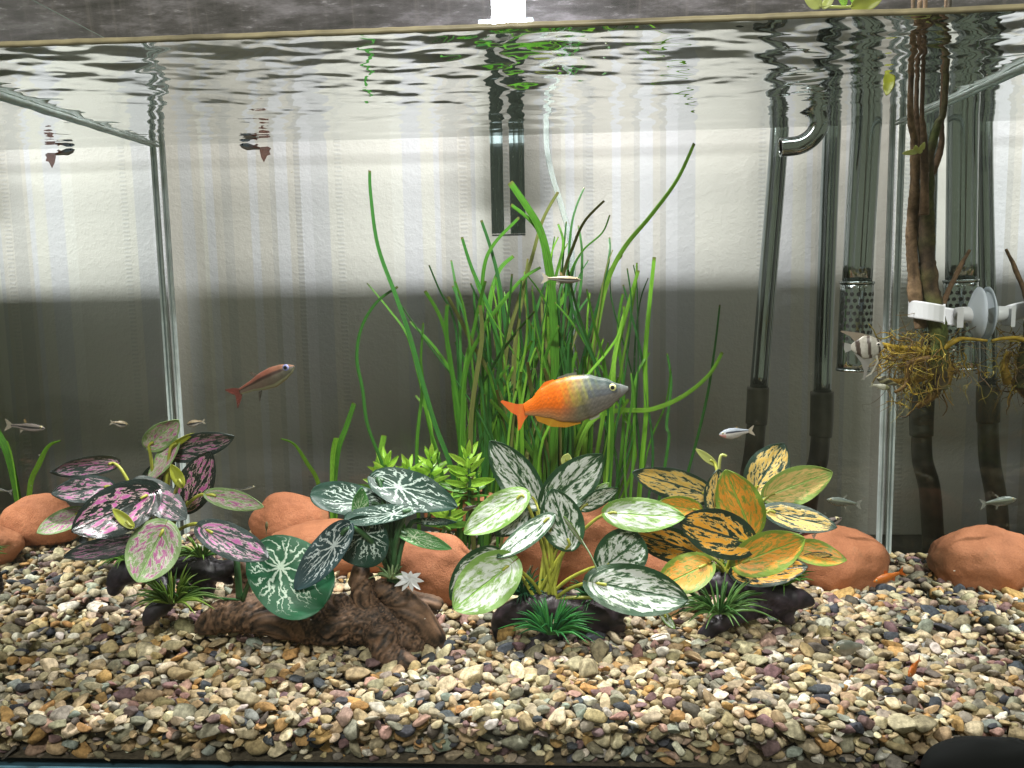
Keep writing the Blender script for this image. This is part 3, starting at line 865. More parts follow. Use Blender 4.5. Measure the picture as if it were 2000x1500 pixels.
for i, (lf, m_, kw) in enumerate(VP):
    add_leaf(vp, lf, m_, seed=20 + i, **kw)
    if i not in (6, 9): stem_to(vp, vc + Vector((random.uniform(-.004, .004), random.uniform(-.003, .003), 0)), lf, .2, 'stemG', .0017)
    else:
        b_ = at(474, 1172, .08); e = at(lf[0], lf[1], lf[2])
        stem(vp, [b_, (b_ + e) / 2 + Vector((-.002, 0, -.002)), e], .0016 if i == 6 else .0007, .0012 if i == 6 else .0006, 'stemG')
stem(vp, [at(468, 1168, .078), at(464, 1110, .078), at(458, 1062, .085)], .0022, .0018, 'stemG')
for dx in (-9, -3, 4, 10):
    stem(vp, [at(768 + dx * .6, 1150, .088), at(768 + dx, 1080, .09), at(770 + dx * 1.6, 1010, .094)], .0022, .0016, 'stemG')
fl = at(800, 1130, .072)
for k in range(9):
    a = 2 * pi * k / 9; e = Vector((math.cos(a) * .009, -.002 + .002 * math.sin(3 * a), math.sin(a) * .007 - .001))
    o = leaf_mesh(fl, fl + e, .0038, shape='lance', nu=6, nv=4, seed=k, roll=.3).build('petal', M['white_plastic'], vp)
tuft(vp, 765, 1128, .08, 42, 26, (0.10, 0.2, 0.08), (0.4, 0.5, 0.25), 8)

# ------------------------------------------------------------------ white plant
wp = thing('white_blotched_plant', 'artificial plant with green leaves blotched white on a dark root base, centre', 'plant', at(1065, 1235, 0.108))
crown = at(1066, 1172, .108)
WP = [((1046, 980, .125, 957, 861, .13, 88), 'whiteD', dict(roll=-.2)),
      ((1070, 988, .122, 1178, 888, .128, 96), 'whiteD', dict(roll=.2)),
      ((1104, 908, .14, 1110, 886, .14, 24), 'palelime', dict()),
      ((1140, 986, .13, 1190, 943, .132, 30), 'whiteP', dict(roll=.4)),
      ((1138, 990, .125, 1208, 953, .125, 42), 'whiteD', dict(roll=.5)),
      ((1020, 968, .108, 906, 1042, .1, 78), 'whiteP', dict(roll=.25)),
      ((1038, 962, .135, 968, 1048, .132, 84), 'whiteD', dict(roll=-.1)),
      ((1112, 1064, .1, 1078, 954, .106, 96), 'whiteD', dict(roll=-.15, cup=.2)),
      ((1108, 1020, .092, 1171, 1124, .09, 24), 'whiteP', dict(roll=.9, twist=1.2, droop=.06)),
      ((1072, 1013, .1, 970, 1090, .088, 54), 'whiteD', dict(roll=.4, cup=.25)),
      ((1092, 1066, .12, 1078, 1005, .122, 50), 'whiteD', dict(roll=.1)),
      ((1192, 1002, .1, 1338, 1010, .09, 76), 'whiteP', dict(roll=-.15)),
      ((1180, 1108, .1, 1254, 1050, .1, 92), 'whiteD', dict(roll=.1, shape='round')),
      ((1172, 1140, .086, 1344, 1172, .076, 108), 'whiteD', dict(roll=-.1, shape='heart')),
      ((992, 1106, .088, 886, 1190, .078, 116), 'whiteP', dict(roll=.1, shape='heart')),
      ((966, 1082, .104, 880, 1172, .1, 92), 'whiteD', dict(roll=-.1)),
      ((1292, 1196, .1, 1318, 1228, .095, 20), 'whiteP', dict())]
for i, (lf, m_, kw) in enumerate(WP):
    add_leaf(wp, lf, m_, seed=40 + i, **kw)
    if i not in (8,): stem_to(wp, crown + Vector((random.uniform(-.007, .007), random.uniform(-.004, .006), 0)), lf, .12)
capsule_wood('root_base', [[(975, 1240, 12), (985, 1205, 22), (1040, 1185, 24), (1110, 1185, 26), (1170, 1200, 28), (1208, 1222, 16)],
                           [(1130, 1215, 22), (1080, 1245, 22, -.008), (1035, 1275, 18, -.014), (1026, 1290, 10, -.014)], [(1150, 1215, 26), (1172, 1248, 14)], [(1170, 1205, 20), (1222, 1195, 10)]],
             0.108, M['darkwood'], wp, 0.0015, (0.008, 0.006, 0.009), (0.048, 0.032, 0.040), 0.0009, (60, 120), 2)
tuft(wp, 1075, 1235, .084, 92, 110, (0.012, 0.11, 0.035), (0.06, 0.30, 0.06), 4)
tuft(wp, 1022, 1160, .115, 70, 60, (0.01, 0.07, 0.03), (0.04, 0.18, 0.07), 5)
tuft(wp, 1160, 1170, .115, 66, 60, (0.01, 0.08, 0.02), (0.06, 0.22, 0.06), 6)

# ------------------------------------------------------------------ yellow plant
yp = thing('yellow_blotched_plant', 'artificial plant with green leaves blotched yellow and orange on a dark root base', 'plant', at(1430, 1210, 0.12))
crown = at(1432, 1120, .12)
YP = [((1382, 966, .15, 1235, 922, .142, 72), 'yelC', dict(roll=-.2)),
      ((1474, 958, .15, 1532, 866, .152, 88), 'yelC', dict(roll=.1)),
      ((1502, 968, .128, 1626, 922, .12, 82), 'yelL', dict(roll=.2)),
      ((1466, 1036, .118, 1416, 918, .12, 100), 'yelP', dict(roll=-.1)),
      ((1398, 1003, .132, 1404, 916, .135, 60), 'yelC', dict(roll=.3)),
      ((1364, 997, .14, 1285, 982, .135, 48), 'yelP', dict(roll=.1)),
      ((1370, 1082, .13, 1226, 1038, .12, 76), 'yelD', dict(roll=-.1)),
      ((1454, 1058, .1, 1328, 1018, .092, 102), 'yelD', dict(roll=.1, shape='heart')),
      ((1502, 998, .12, 1635, 1030, .11, 60), 'yelC', dict(roll=-.2)),
      ((1452, 1098, .098, 1572, 1052, .09, 90), 'yelP', dict(roll=.15, shape='heart')),
      ((1440, 1118, .106, 1578, 1106, .1, 74), 'yelD', dict(roll=-.15)),
      ((1556, 1072, .115, 1654, 1094, .108, 58), 'yelP', dict(roll=-.2, twist=-.4)),
      ((1376, 1104, .1, 1284, 1148, .093, 84), 'yelP', dict(roll=.15, shape='heart')),
      ((1396, 906, .14, 1359, 877, .14, 17), 'palelime', dict()),
      ((1488, 1002, .135, 1562, 984, .132, 40), 'yelC', dict(roll=.4)),
      ((1570, 1088, .1125, 1626, 1084, .108, 16), 'yelC', dict(roll=.5, droop=.1))]
for i, (lf, m_, kw) in enumerate(YP):
    add_leaf(yp, lf, m_, seed=70 + i, **kw)
    if i != 15: stem_to(yp, crown + Vector((random.uniform(-.006, .006), random.uniform(-.004, .006), 0)), lf, .12)
stem(yp, [at(1404, 930, .138), at(1405, 905, .138), at(1409, 889, .138), at(1419, 891, .138)], .0011, .0009, 'palelime')
capsule_wood('root_base', [[(1375, 1150, 14), (1400, 1140, 22), (1460, 1150, 26), (1530, 1165, 28), (1578, 1172, 14)],
                           [(1500, 1180, 22), (1440, 1200, 18, -.008), (1400, 1220, 16, -.012), (1374, 1240, 12, -.014)], [(1520, 1180, 26), (1540, 1208, 12)]],
             0.118, M['darkwood'], yp, 0.0015, (0.008, 0.006, 0.010), (0.045, 0.033, 0.046), 0.0009, (60, 120), 3)
tuft(yp, 1405, 1195, .098, 96, 80, (0.025, 0.11, 0.02), (0.17, 0.33, 0.09), 9)
tuft(yp, 1530, 1140, .118, 68, 60, (0.03, 0.16, 0.02), (0.16, 0.38, 0.06), 10)
tuft(yp, 1392, 1128, .126, 62, 50, (0.03, 0.15, 0.02), (0.16, 0.36, 0.06), 11)


# ------------------------------------------------------------------ ribbon grass
def blade(parent, pts, w, y, mat, y_end=None, seed=0, taper=0.72, name='leaf_blade', rootw=1.0):
    """pts run from the free tip down to the root"""
    n = len(pts); r = random.Random(seed)
    P3 = [at(p[0], p[1], y + (((y_end or y) - y) * i / (n - 1))) for i, p in enumerate(pts)]
    P, R = spline(P3[::-1], [1] * n, 6); m = len(P); wid = 0.95 * w / ppm(y)
    a0 = r.uniform(-.6, .6); a1 = a0 + r.uniform(-.8, .8); mb = MB(); vs, uv = [], []
    for i in range(m):
        t = i / (m - 1); d = (P[min(i + 1, m - 1)] - P[max(i - 1, 0)]).normalized()
        V_ = (P[i] - CAM).normalized(); S_ = d.cross(V_).normalized(); q = Quaternion(d, a0 + (a1 - a0) * t); S_ = q @ S_; N_ = S_.cross(d)
        ww = wid * 0.5 * (rootw + (1 - rootw) * t) * (1 - (1 - taper) * max(0, (t - .55) / .45))
        for v in (-1, 0, 1):
            vs.append(P[i] + S_ * (v * ww) + N_ * (0.05 * ww * (1 - abs(v)))); uv.append((t, v))
    mb.add(vs, [(i * 3 + j, i * 3 + j + 1, i * 3 + 4 + j, i * 3 + 3 + j) for i in range(m - 1) for j in range(2)], uv=uv)
    o = mb.build(name, M[mat], parent)
    md = o.modifiers.new('thickness', 'SOLIDIFY'); md.thickness = 0.00025; md.offset = 0
    wn = o.modifiers.new('normals', 'WEIGHTED_NORMAL'); wn.weight = 100; wn.keep_sharp = False
    return o


rg = thing('ribbon_grass', 'tall clump of green ribbon grass rising to the surface at the centre rear', 'aquatic plant', at(1050, 1075, 0.265))
BL = [([(722, 333), (724, 380), (738, 480), (772, 575), (800, 655), (822, 735), (850, 830), (885, 930), (900, 1070)], 11, 'bladeD'),
      ([(777, 560), (736, 590), (706, 640), (697, 700), (708, 760), (718, 830), (748, 910), (800, 1060)], 7, 'bladeD'),
      ([(717, 553), (760, 605), (795, 655), (818, 735), (838, 830), (862, 920), (880, 1070)], 10, 'bladeM'),
      ([(830, 568), (860, 620), (878, 690), (890, 800), (905, 930), (910, 1070)], 9, 'bladeM'),
      ([(827, 630), (822, 700), (825, 760), (814, 880), (820, 1070)], 8, 'bladeM'),
      ([(800, 628), (850, 680), (885, 740), (900, 830), (905, 1070)], 7, 'bladeM'),
      ([(902, 463), (920, 520), (945, 580), (965, 640), (978, 740), (985, 1070)], 11, 'bladeD'),
      ([(838, 518), (860, 570), (885, 620), (895, 720), (900, 1070)], 5, 'bladeD'),
      ([(881, 508), (890, 560), (898, 640), (900, 760), (905, 1070)], 6, 'bladeD'),
      ([(940, 430), (960, 490), (976, 560), (990, 680), (985, 860), (990, 1070)], 8, 'bladeD'),
      ([(1003, 500), (975, 528), (957, 590), (952, 700), (950, 900), (950, 1070)], 10, 'bladeM'),
      ([(996, 356), (1032, 408), (1056, 452), (1072, 520), (1080, 600), (1085, 750), (1080, 930), (1080, 1070)], 17, 'bladeM'),
      ([(998, 400), (1030, 425), (1052, 452), (1064, 500), (1078, 640), (1085, 1070)], 9, 'bladeM'),
      ([(1090, 375), (1060, 430), (1037, 510), (1012, 590), (990, 680), (980, 850), (985, 1070)], 8, 'bladeB'),
      ([(1014, 425), (966, 475), (946, 520), (942, 600), (945, 800), (950, 1070)], 8, 'bladeM'),
      ([(1056, 522), (1020, 545), (980, 592), (940, 650), (905, 760), (900, 1070)], 8, 'bladeM'),
      ([(1141, 366), (1125, 405), (1115, 450), (1108, 540), (1100, 640), (1090, 800), (1085, 1070)], 5, 'bladeD'),
      ([(1180, 392), (1142, 432), (1120, 480), (1100, 540), (1090, 640), (1085, 1070)], 7, 'bladeB'),
      ([(1191, 420), (1176, 455), (1138, 490), (1112, 540), (1100, 620), (1095, 1070)], 4, 'bladeM'),
      ([(1356, 280), (1322, 352), (1272, 420), (1222, 480), (1190, 540), (1170, 620), (1150, 760), (1130, 1070)], 10, 'bladeL'),
      ([(1215, 498), (1182, 545), (1165, 620), (1150, 720), (1140, 860), (1130, 1070)], 9, 'bladeB'),
      ([(1278, 502), (1268, 600), (1260, 700), (1262, 800), (1254, 900), (1240, 1070)], 10, 'bladeL'),
      ([(1247, 528), (1226, 600), (1206, 680), (1184, 780), (1164, 900), (1140, 1070)], 9, 'bladeL'),
      ([(1266, 543), (1250, 590), (1240, 680), (1240, 780), (1250, 900), (1240, 1070)], 6, 'bladeD'),
      ([(1406, 595), (1396, 680), (1380, 780), (1350, 900), (1300, 1070)], 6, 'bladeD'),
      ([(1411, 688), (1384, 733), (1332, 775), (1270, 800), (1200, 803), (1150, 830), (1120, 920), (1110, 1070)], 10, 'bladeL'),
      ([(1303, 690), (1311, 750), (1302, 830), (1305, 870), (1270, 1070)], 6, 'bladeD'),
      ([(1217, 556), (1232, 610), (1252, 690), (1262, 770), (1275, 900), (1250, 1070)], 5, 'bladeD'),
      ([(1146, 565), (1162, 640), (1182, 720), (1196, 850), (1180, 1070)], 9, 'bladeM'),
      ([(1130, 440), (1137, 500), (1130, 590), (1104, 690), (1060, 800), (1040, 1070)], 6, 'bladeD'),
      ([(1031, 505), (1018, 600), (1004, 680), (1000, 800), (995, 1070)], 6, 'bladeB'),
      ([(1083, 462), (1076, 520), (1076, 620), (1075, 1070)], 7, 'bladeM'),
      ([(1106, 433), (1100, 500), (1093, 600), (1092, 700), (1090, 1070)], 6, 'bladeD'),
      ([(1090, 437), (1100, 480), (1082, 560), (1070, 700), (1060, 1070)], 6, 'bladeM'),
      ([(1225, 524), (1233, 600), (1222, 720), (1200, 860), (1170, 1070)], 4, 'bladeD'),
      ([(1000, 535), (990, 640), (975, 720), (955, 830), (945, 1070)], 6, 'bladeD'),
      ([(1044, 608), (1000, 660), (960, 720), (930, 800), (915, 1070)], 6, 'bladeD'),
      ([(1115, 560), (1085, 610), (1072, 650), (1078, 760), (1075, 1070)], 12, 'bladeM'),
      ([(1070, 560), (1080, 620), (1082, 700), (1090, 900), (1090, 1070)], 16, 'bladeM'),
      ([(985, 765), (1020, 735), (1050, 690), (1065, 640), (1072, 560)][::-1] + [(965, 830), (950, 1070)], 12, 'bladeM'),
      ([(1310, 720), (1300, 790), (1265, 880), (1230, 1070)], 4, 'bladeM'),
      ([(1220, 610), (1200, 700), (1196, 790), (1180, 1070)], 11, 'bladeL')]
rr = random.Random(3)
for k in range(78):
    x0 = rr.gauss(1035, 95); x0 = min(1230, max(850, x0)); tx = x0 + rr.gauss(0, 38); ty = rr.uniform(540, 800); bx = x0 + rr.gauss(0, 14)
    my = (ty + 1070) / 2
    BL.append(([(tx, ty), (tx * .6 + x0 * .4 + rr.gauss(0, 9), ty * .7 + my * .3), (x0 + rr.gauss(0, 8), my), (bx, 1075)], rr.choice([5, 6, 7, 8, 9, 10]), rr.choice(['bladeD', 'bladeD', 'bladeM', 'bladeM', 'bladeL', 'bladeM', 'bladeB'])))
for k in range(34):
    x0 = rr.gauss(1060, 95); x0 = min(1240, max(850, x0)); tx = x0 + rr.gauss(0, 75); ty = rr.uniform(450, 680); bx = 1040 + (x0 - 1040) * .6
    BL.append(([(tx, ty), (tx * .75 + x0 * .25 + rr.gauss(0, 12), ty + 70), (x0 + rr.gauss(0, 10), ty * .45 + 1070 * .55), (bx, 1075)], rr.choice([3, 4, 5, 6]), rr.choice(['bladeD', 'bladeD', 'bladeM', 'bladeL', 'bladeB'])))
for i, (p, w, m_) in enumerate(BL):
    y0 = 0.262 + rr.uniform(-.024, .022)
    if i == 11: y0 = 0.24
    blade(rg, p, w, y0, m_, seed=i, y_end=0.262 + rr.uniform(-.015, .015))

sg = thing('young_ribbon_grass', 'few short bright green grass blades behind the left orange stones', 'aquatic plant', at(650, 1030, .283))
for i, (p, w, m_) in enumerate([([(548, 857), (575, 868), (600, 905), (622, 945), (640, 1040)], 11, 'bladeL'), ([(692, 787), (676, 835), (660, 880), (652, 950), (650, 1040)], 15, 'bladeM'),
                                ([(658, 855), (652, 900), (652, 1040)], 17, 'bladeL'), ([(750, 850), (742, 890), (728, 940), (700, 1040)], 13, 'bladeL')]):
    blade(sg, p, w, .282, m_, seed=200 + i, taper=.9 if i else .3)


# ------------------------------------------------------------------ lime sprigs
lm = leaf_mesh((0, 0, 0), (0.001, 0, 1), 0.36, shape='lance', cup=.3, nu=7, nv=4, droop=.06)
sprig_leaf = {}
for m_ in ('rosette', 'rosetteD'):
    o = lm.build('leaf', M[m_]); sprig_leaf[m_] = o.data; bpy.data.objects.remove(o)


def sprig(bx, by, tx, ty, y, label, n=26, size=36, low='rosetteD', seed=0):
    r = random.Random(seed); b = at(bx, by, y); t = at(tx, ty, y - .006)
    th_ = thing('lime_sprig', label, 'aquatic plant', b, 'lime green sprigs behind the stones')
    stem(th_, [b, (b + t) / 2 + Vector((.002, 0, 0)), t], .0016, .0010, 'stemG')
    for k in range(n):
        f = (k + .5) / n; p = b + (t - b) * (0.25 + .75 * f); a = k * 2.4 + r.uniform(-.3, .3)
        el = 0.15 + 1.0 * f ** 2.2 + r.uniform(-.15, .15); d = Vector((math.cos(a) * math.cos(el), math.sin(a) * math.cos(el), math.sin(el)))
        ln = size / ppm(y) * (1.15 - .55 * f) * r.uniform(.8, 1.15)
        o = bpy.data.objects.new('leaf', sprig_leaf['rosette' if f > .3 else low]); COL.objects.link(o)
        q = Vector((0, 0, 1)).rotation_difference(d) @ Quaternion((0, 0, 1), r.uniform(-.6, .6))
        o.matrix_basis = Matrix.LocRotScale(p, q, Vector((ln, ln, ln))); attach(o, th_)


sprig(762, 1000, 752, 902, .262, 'leftmost lime green sprig, leaning behind the veined leaves', 28, 56, seed=1)
sprig(838, 1010, 842, 892, .255, 'tall pointed lime green sprig in the middle of the sprigs', 32, 56, seed=2)
sprig(806, 1000, 798, 912, .25, 'short bushy lime green sprig between the two taller ones', 26, 54, seed=3)
sprig(912, 1020, 914, 890, .25, 'rightmost lime green sprig, touching the ribbon grass', 32, 58, seed=4)
sprig(860, 1050, 880, 985, .225, 'low dark green sprig lying just above the upright orange stone', 26, 52, 'rosetteD', seed=5)


# ------------------------------------------------------------------ lamp
YB = 0.3075
lamp = thing('led_lamp', 'LED lamp with an overexposed white arm, its glow added, and slotted steel bracket behind the rear glass', 'lamp', at(993, 300, YB))


def pbox(px0, px1, py0, py1, y0, y1, name, mat, parent, bev=0.0):
    a = at(px0, py1, y0); b = at(px1, py0, y0)
    mb = MB(); mb.box(min(a.x, b.x), max(a.x, b.x), y0, y1, min(a.z, b.z), max(a.z, b.z))
    o = mb.build(name, mat, parent, smooth=False)
    if bev:
        m = o.modifiers.new('bevel', 'BEVEL'); m.width = bev; m.segments = 3
    return o


zt = 0.4585
for (p0, p1) in ((960.5, 985), (997.5, 1026.5)):
    a = at(p0, 456.5, YB); b = at(p1, 456.5, YB); mb = MB(); mb.box(a.x, b.x, YB, YB + .002, a.z, zt)
    mb.build('bracket_strip', M['brushed'], lamp, smooth=False)
pbox(960.5, 1026.5, 456.6, 461, YB, YB + .002, 'bracket_foot', M['brushed'], lamp, .0006)
xm = at(993, 300, YB).x
mb = MB(); mb.box(xm - .022, xm + .022, .3035, .3070, .402, .4585); mb.build('shadow_block', M['brushed'], lamp, smooth=False)  # unseen block, added to cast the shadow on the wall around the bracket
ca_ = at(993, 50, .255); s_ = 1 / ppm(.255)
mb = MB(); mb.box(ca_.x - 62 * s_, ca_.x + 62 * s_, .2545, .2600, ca_.z - .0010, ca_.z + .0008); mb.build('added_glow_foot', M['glow'], lamp, smooth=False)
mb = MB(); mb.box(ca_.x - 31 * s_, ca_.x + 31 * s_, .2550, .2605, ca_.z + .0009, ca_.z + .085); mb.build('added_glow_arm', M['glow'], lamp, smooth=False)  # bracket arm and foot only look overlit; their glow is added
mb = MB(); mb.box(-.29, .29, LAMP_Y - .014, LAMP_Y + .014, LAMP_Z + .0015, LAMP_Z + .014); mb.build('housing', M['black'], lamp, smooth=False)
za = LAMP_Z + .007
mb = MB(); mb.box(xm - .01, xm + .01, LAMP_Y + .0145, .2545, za - .004, za + .004); mb.build('bar_arm', M['brushed'], lamp, smooth=False)

# ------------------------------------------------------------------ pipes
YO = 0.332
op = thing('outflow_pipe', 'steel return pipe with a hooked outlet, left of the two rear pipes', 'pipe', at(1480, 1000, YO))


def straight(parent, name, pts, y, rpx, mat, seg=20):
    mb = MB(); mb.tube([at(a, b, y) for a, b in pts], [r / ppm(y) for r in (rpx if isinstance(rpx, list) else [rpx] * len(pts))], seg, 6)
    return mb.build(name, M[mat], parent)


straight(op, 'riser', [(1532, 110), (1518, 320), (1500, 540), (1482, 758)], YO, 17, 'steel')
straight(op, 'hose_collar', [(1481, 756), (1479, 800), (1477, 828)], YO, [21, 21, 20.5], 'hose')
straight(op, 'hose', [(1478, 820), (1470, 900), (1452, 980), (1440, 1080)], YO, [18, 19, 19, 19], 'hose')
yo = 0.236; zc = ZW
hk = [at(1540, 120, yo), at(1562, 190, yo), at(1590, 212, yo), at(1600, 240, yo), at(1588, 266, yo), at(1562, 283, yo), at(1524, 288, yo)]
hk[0].z = ZW + .05
mb = MB(); mb.tube(hk, 17.5 / ppm(yo), 24, 8, cap=False); o = mb.build('hook_outlet', M['steel'], op)
md = o.modifiers.new('thickness', 'SOLIDIFY'); md.thickness = 0.0012; md.offset = -1
ip = thing('intake_pipe', 'steel intake pipe with wide perforated strainer tube, right of the hooked pipe', 'pipe', at(1608, 1000, YO))
straight(ip, 'riser', [(1632, 110), (1622, 320), (1614, 540), (1606, 772)], YO, 16.5, 'steel')
straight(ip, 'hose_collar', [(1606, 765), (1605, 820), (1603, 852)], YO, [22, 22, 21.5], 'hose')
straight(ip, 'hose', [(1603, 845), (1598, 900), (1580, 960), (1565, 1080)], YO, [18, 19, 20, 20], 'hose')
yi = 0.262
A_, B_ = at(1698, 140, yi), at(1674, 552, yi)
mb = MB(); mb.tube([A_, (A_ + B_) / 2, B_], 27 / ppm(yi), 28, 4); mb.build('suction_tube', M['steel'], ip)
C_ = at(1666, 722, yi)
mb = MB(); mb.tube([B_, (B_ + C_) / 2, C_], 30 / ppm(yi), 28, 4); st_ = mb.build('strainer', M['steel'], ip)
for f in (0.0, 1.0):
    p = B_.lerp(C_, f); d = (C_ - B_).normalized(); mb = MB(); mb.tube([p - d * .0009, p + d * .0009], 31.5 / ppm(yi), 28, 1); mb.build('rim_ring', M['steel'], st_)
ax = (C_ - B_).normalized(); e1 = Vector((1, 0, 0)); e1 = (e1 - ax * e1.dot(ax)).normalized(); e2 = ax.cross(e1); R_ = 30.15 / ppm(yi)
for row in range(9):
    for k in range(7):
        th = -pi * .44 + (k + (.5 if row % 2 else 0)) * pi * .88 / 7 + pi / 2
        n_ = e1 * math.cos(th) + e2 * math.sin(th)
        if n_.y > 0: n_ = e1 * math.cos(th) - e2 * math.sin(th)
        p = B_.lerp(C_, .13 + .072 * row) + n_ * R_; tn = ax.cross(n_); mb = MB(); q = 10
        mb.add([p + (ax * math.cos(2 * pi * j / q) + tn * math.sin(2 * pi * j / q)) * .0016 for j in range(q)] + [p - n_ * .0006 + (ax * math.cos(2 * pi * j / q) + tn * math.sin(2 * pi * j / q)) * .0016 for j in range(q)],
               [tuple(range(q))] + [(j, (j + 1) % q, q + (j + 1) % q, q + j) for j in range(q)])
        mb.build('hole', M['hole'], st_, smooth=False)
at_ = MB(); at_.tube([at(1066, 200, .285), at(1068, 285, .285), at(1078, 340, .285), at(1096, 400, .285), at(1112, 460, .285), at(1119, 530, .285), at(1118, 640, .287), at(1110, 1060, .287)], 5.5 / ppm(.285), 10, 6)
airm = NT('air_tube_clear'); sh_ = airm.bsdf((0.5, 0.56, 0.54), 0.15, 0, 0.6); tr_ = airm.n('ShaderNodeBsdfTransparent', [(0.85, 0.9, 0.88)]).outputs[0]
lw_ = airm.n('ShaderNodeLayerWeight', {'Blend': 0.4}).outputs['Facing']
M['air'] = airm.end(airm.n('ShaderNodeMixShader', [airm.math('MULTIPLY_ADD', lw_, 0.75, 0.15), tr_, sh_]).outputs[0])
tag(at_.build('air_tube', M['air']), 'thin clear air hose curving down beside the steel bracket', 'hose')

# ------------------------------------------------------------------ clip, cutting and roots on the right side glass
ys = side_depth(1914, 610, TX)
clip = thing('suction_clip', 'white plastic ring clip with suction cup on the right side glass', 'clip', at(1900, 615, ys))
zc = at(1914, 612, ys).z; sc = 1 / ppm(ys)
mb = MB(); n = 24; prof = [(0.0, 6), (3, 14), (6, 24), (11, 34), (16, 44), (19, 50), (20.5, 50), (20, 40)]
rings = []
for (dx, rr_) in prof:
    rings.append([(TX - .0006 - (21 - dx) * sc, ys + math.sin(2 * pi * k / n) * rr_ * .75 * sc, zc + math.cos(2 * pi * k / n) * rr_ * sc) for k in range(n)])
mb.add([p for r_ in rings for p in r_], [(i * n + k, i * n + (k + 1) % n, (i + 1) * n + (k + 1) % n, (i + 1) * n + k) for i in range(len(prof) - 1) for k in range(n)] + [tuple(range(n))[::-1]])
mb.build('suction_cup', M['cup'], clip)
mb = MB(); mb.tube([at(1905, 618, ys), at(1885, 614, ys), at(1866, 612, ys)], [14 * sc, 15 * sc, 11 * sc], 14, 3); mb.build('knob', M['white_plastic'], clip)
rc = at(1826, 612, ys); rad = 40 * sc; mb = MB(); pts = []
for k in range(26):
    a = math.radians(-35 + 25 + (k / 25) * 292 - 110 + 96)
    pts.append(rc + Vector((math.cos(a) * rad, math.sin(a) * rad, -math.cos(a) * 0.003)))
vs = []
for p in pts:
    d = (p - rc); d.z = 0; d.normalize()
    for (o_, h) in ((0, -.0055), (.0022, -.0055), (.0022, .0055), (0, .0055)): vs.append(p + d * o_ + Vector((0, 0, h)))
m_ = len(pts)
mb.add(vs, [(i * 4 + k, i * 4 + (k + 1) % 4, i * 4 + 4 + (k + 1) % 4, i * 4 + 4 + k) for i in range(m_ - 1) for k in range(4)] + [(0, 1, 2, 3), (m_ * 4 - 1, m_ * 4 - 2, m_ * 4 - 3, m_ * 4 - 4)])
o = mb.build('ring', M['white_plastic'], clip, smooth=False); bv = o.modifiers.new('bevel', 'BEVEL'); bv.width = .0007; bv.segments = 2

cut = thing('rooted_cutting', 'bundle of brown woody stems with a yellow root mass held by the white clip', 'plant', at(1820, 720, ys))


def twig(pts, name='stem', dy=0.0, c1=(0.05, 0.03, 0.018), c2=(0.16, 0.10, 0.055), moss=0.0, seed=0, top=True):
    P3 = [at(p[0], p[1], ys + dy + (p[3] if len(p) > 3 else 0)) for p in pts]; R3 = [p[2] * sc * .88 for p in pts]
    if top:
        d = P3[-1] - P3[-2]; P3.append(P3[-1] + Vector((d.x * .2, 0, max(.004, ZW + .05 - P3[-1].z)))); R3.append(R3[-1] * .8)
    print('ys', ys); P, R = spline(P3, R3, 22); mb = MB(); mb.tube(P, R, 12, 1)
    cols = []; so = Vector((seed * 3.3, seed, 0))
    for i, v in enumerate(mb.v):
        V_ = Vector(v); n1 = noise.noise(Vector((V_.x * 300, V_.y * 300, V_.z * 45)) + so); n2 = noise.noise(V_ * 70 + so)
        cI = i // 12; cpt = P[min(cI, len(P) - 1)]; dv = V_ - cpt
        n4 = noise.noise(V_ * 420 + so); mb.v[i] = tuple(cpt + dv * (1 + .20 * n1 + .25 * n2 + .14 * n4))
        f = min(1, max(0, .5 + .7 * n1 + .4 * n2)); cl = [a * (1 - f) + b * f for a, b in zip(c1, c2)]
        if moss:
            g = max(0, min(1, moss * (n2 + .35) * 1.6)); cl = [a * (1 - g) + b * g for a, b in zip(cl, (0.05, 0.09, 0.012))]
        cols.append(tuple(cl))
    mb.c = cols
    return mb.build(name, M['bark'], cut)


twig([(1800, 640, 14), (1786, 560, 14), (1783, 450, 12), (1787, 340, 11), (1785, 270, 7), (1778, 215, 6)], seed=1, c2=(0.24, 0.16, 0.09))
twig([(1836, 760, 15), (1832, 650, 19), (1813, 520, 18), (1809, 400, 15), (1815, 310, 10), (1831, 245, 7), (1845, 200, 6)], seed=2, moss=.45, dy=-.004, c1=(0.025, 0.018, 0.012), c2=(0.10, 0.065, 0.035))
twig([(1805, 420, 9), (1806, 320, 9), (1803, 250, 6), (1801, 205, 5)], seed=3, dy=-.012)
twig([(1798, 350, 8), (1793, 260, 6), (1790, 200, 5)], seed=4, dy=.008)
twig([(1822, 340, 7), (1838, 285, 6), (1840, 220, 5)], seed=5, dy=.006)
twig([(1840, 600, 6), (1856, 560, 5), (1876, 520, 4), (1894, 488, 2.6)], 'twig', seed=6, top=False, dy=-.003)
for i, (a, b, tx, ty, w) in enumerate(((1792, 296, 1762, 300, 11), (1790, 296, 1788, 284, 10), (1796, 298, 1806, 278, 11))):
    add_leaf(cut, (a, b, ys - .012, tx, ty, ys - .015, w), 'palelime', seed=i)
r = random.Random(12)
ROOTC = [(0.32, 0.22, 0.022), (0.22, 0.135, 0.014), (0.10, 0.055, 0.01), (0.40, 0.33, 0.06)]
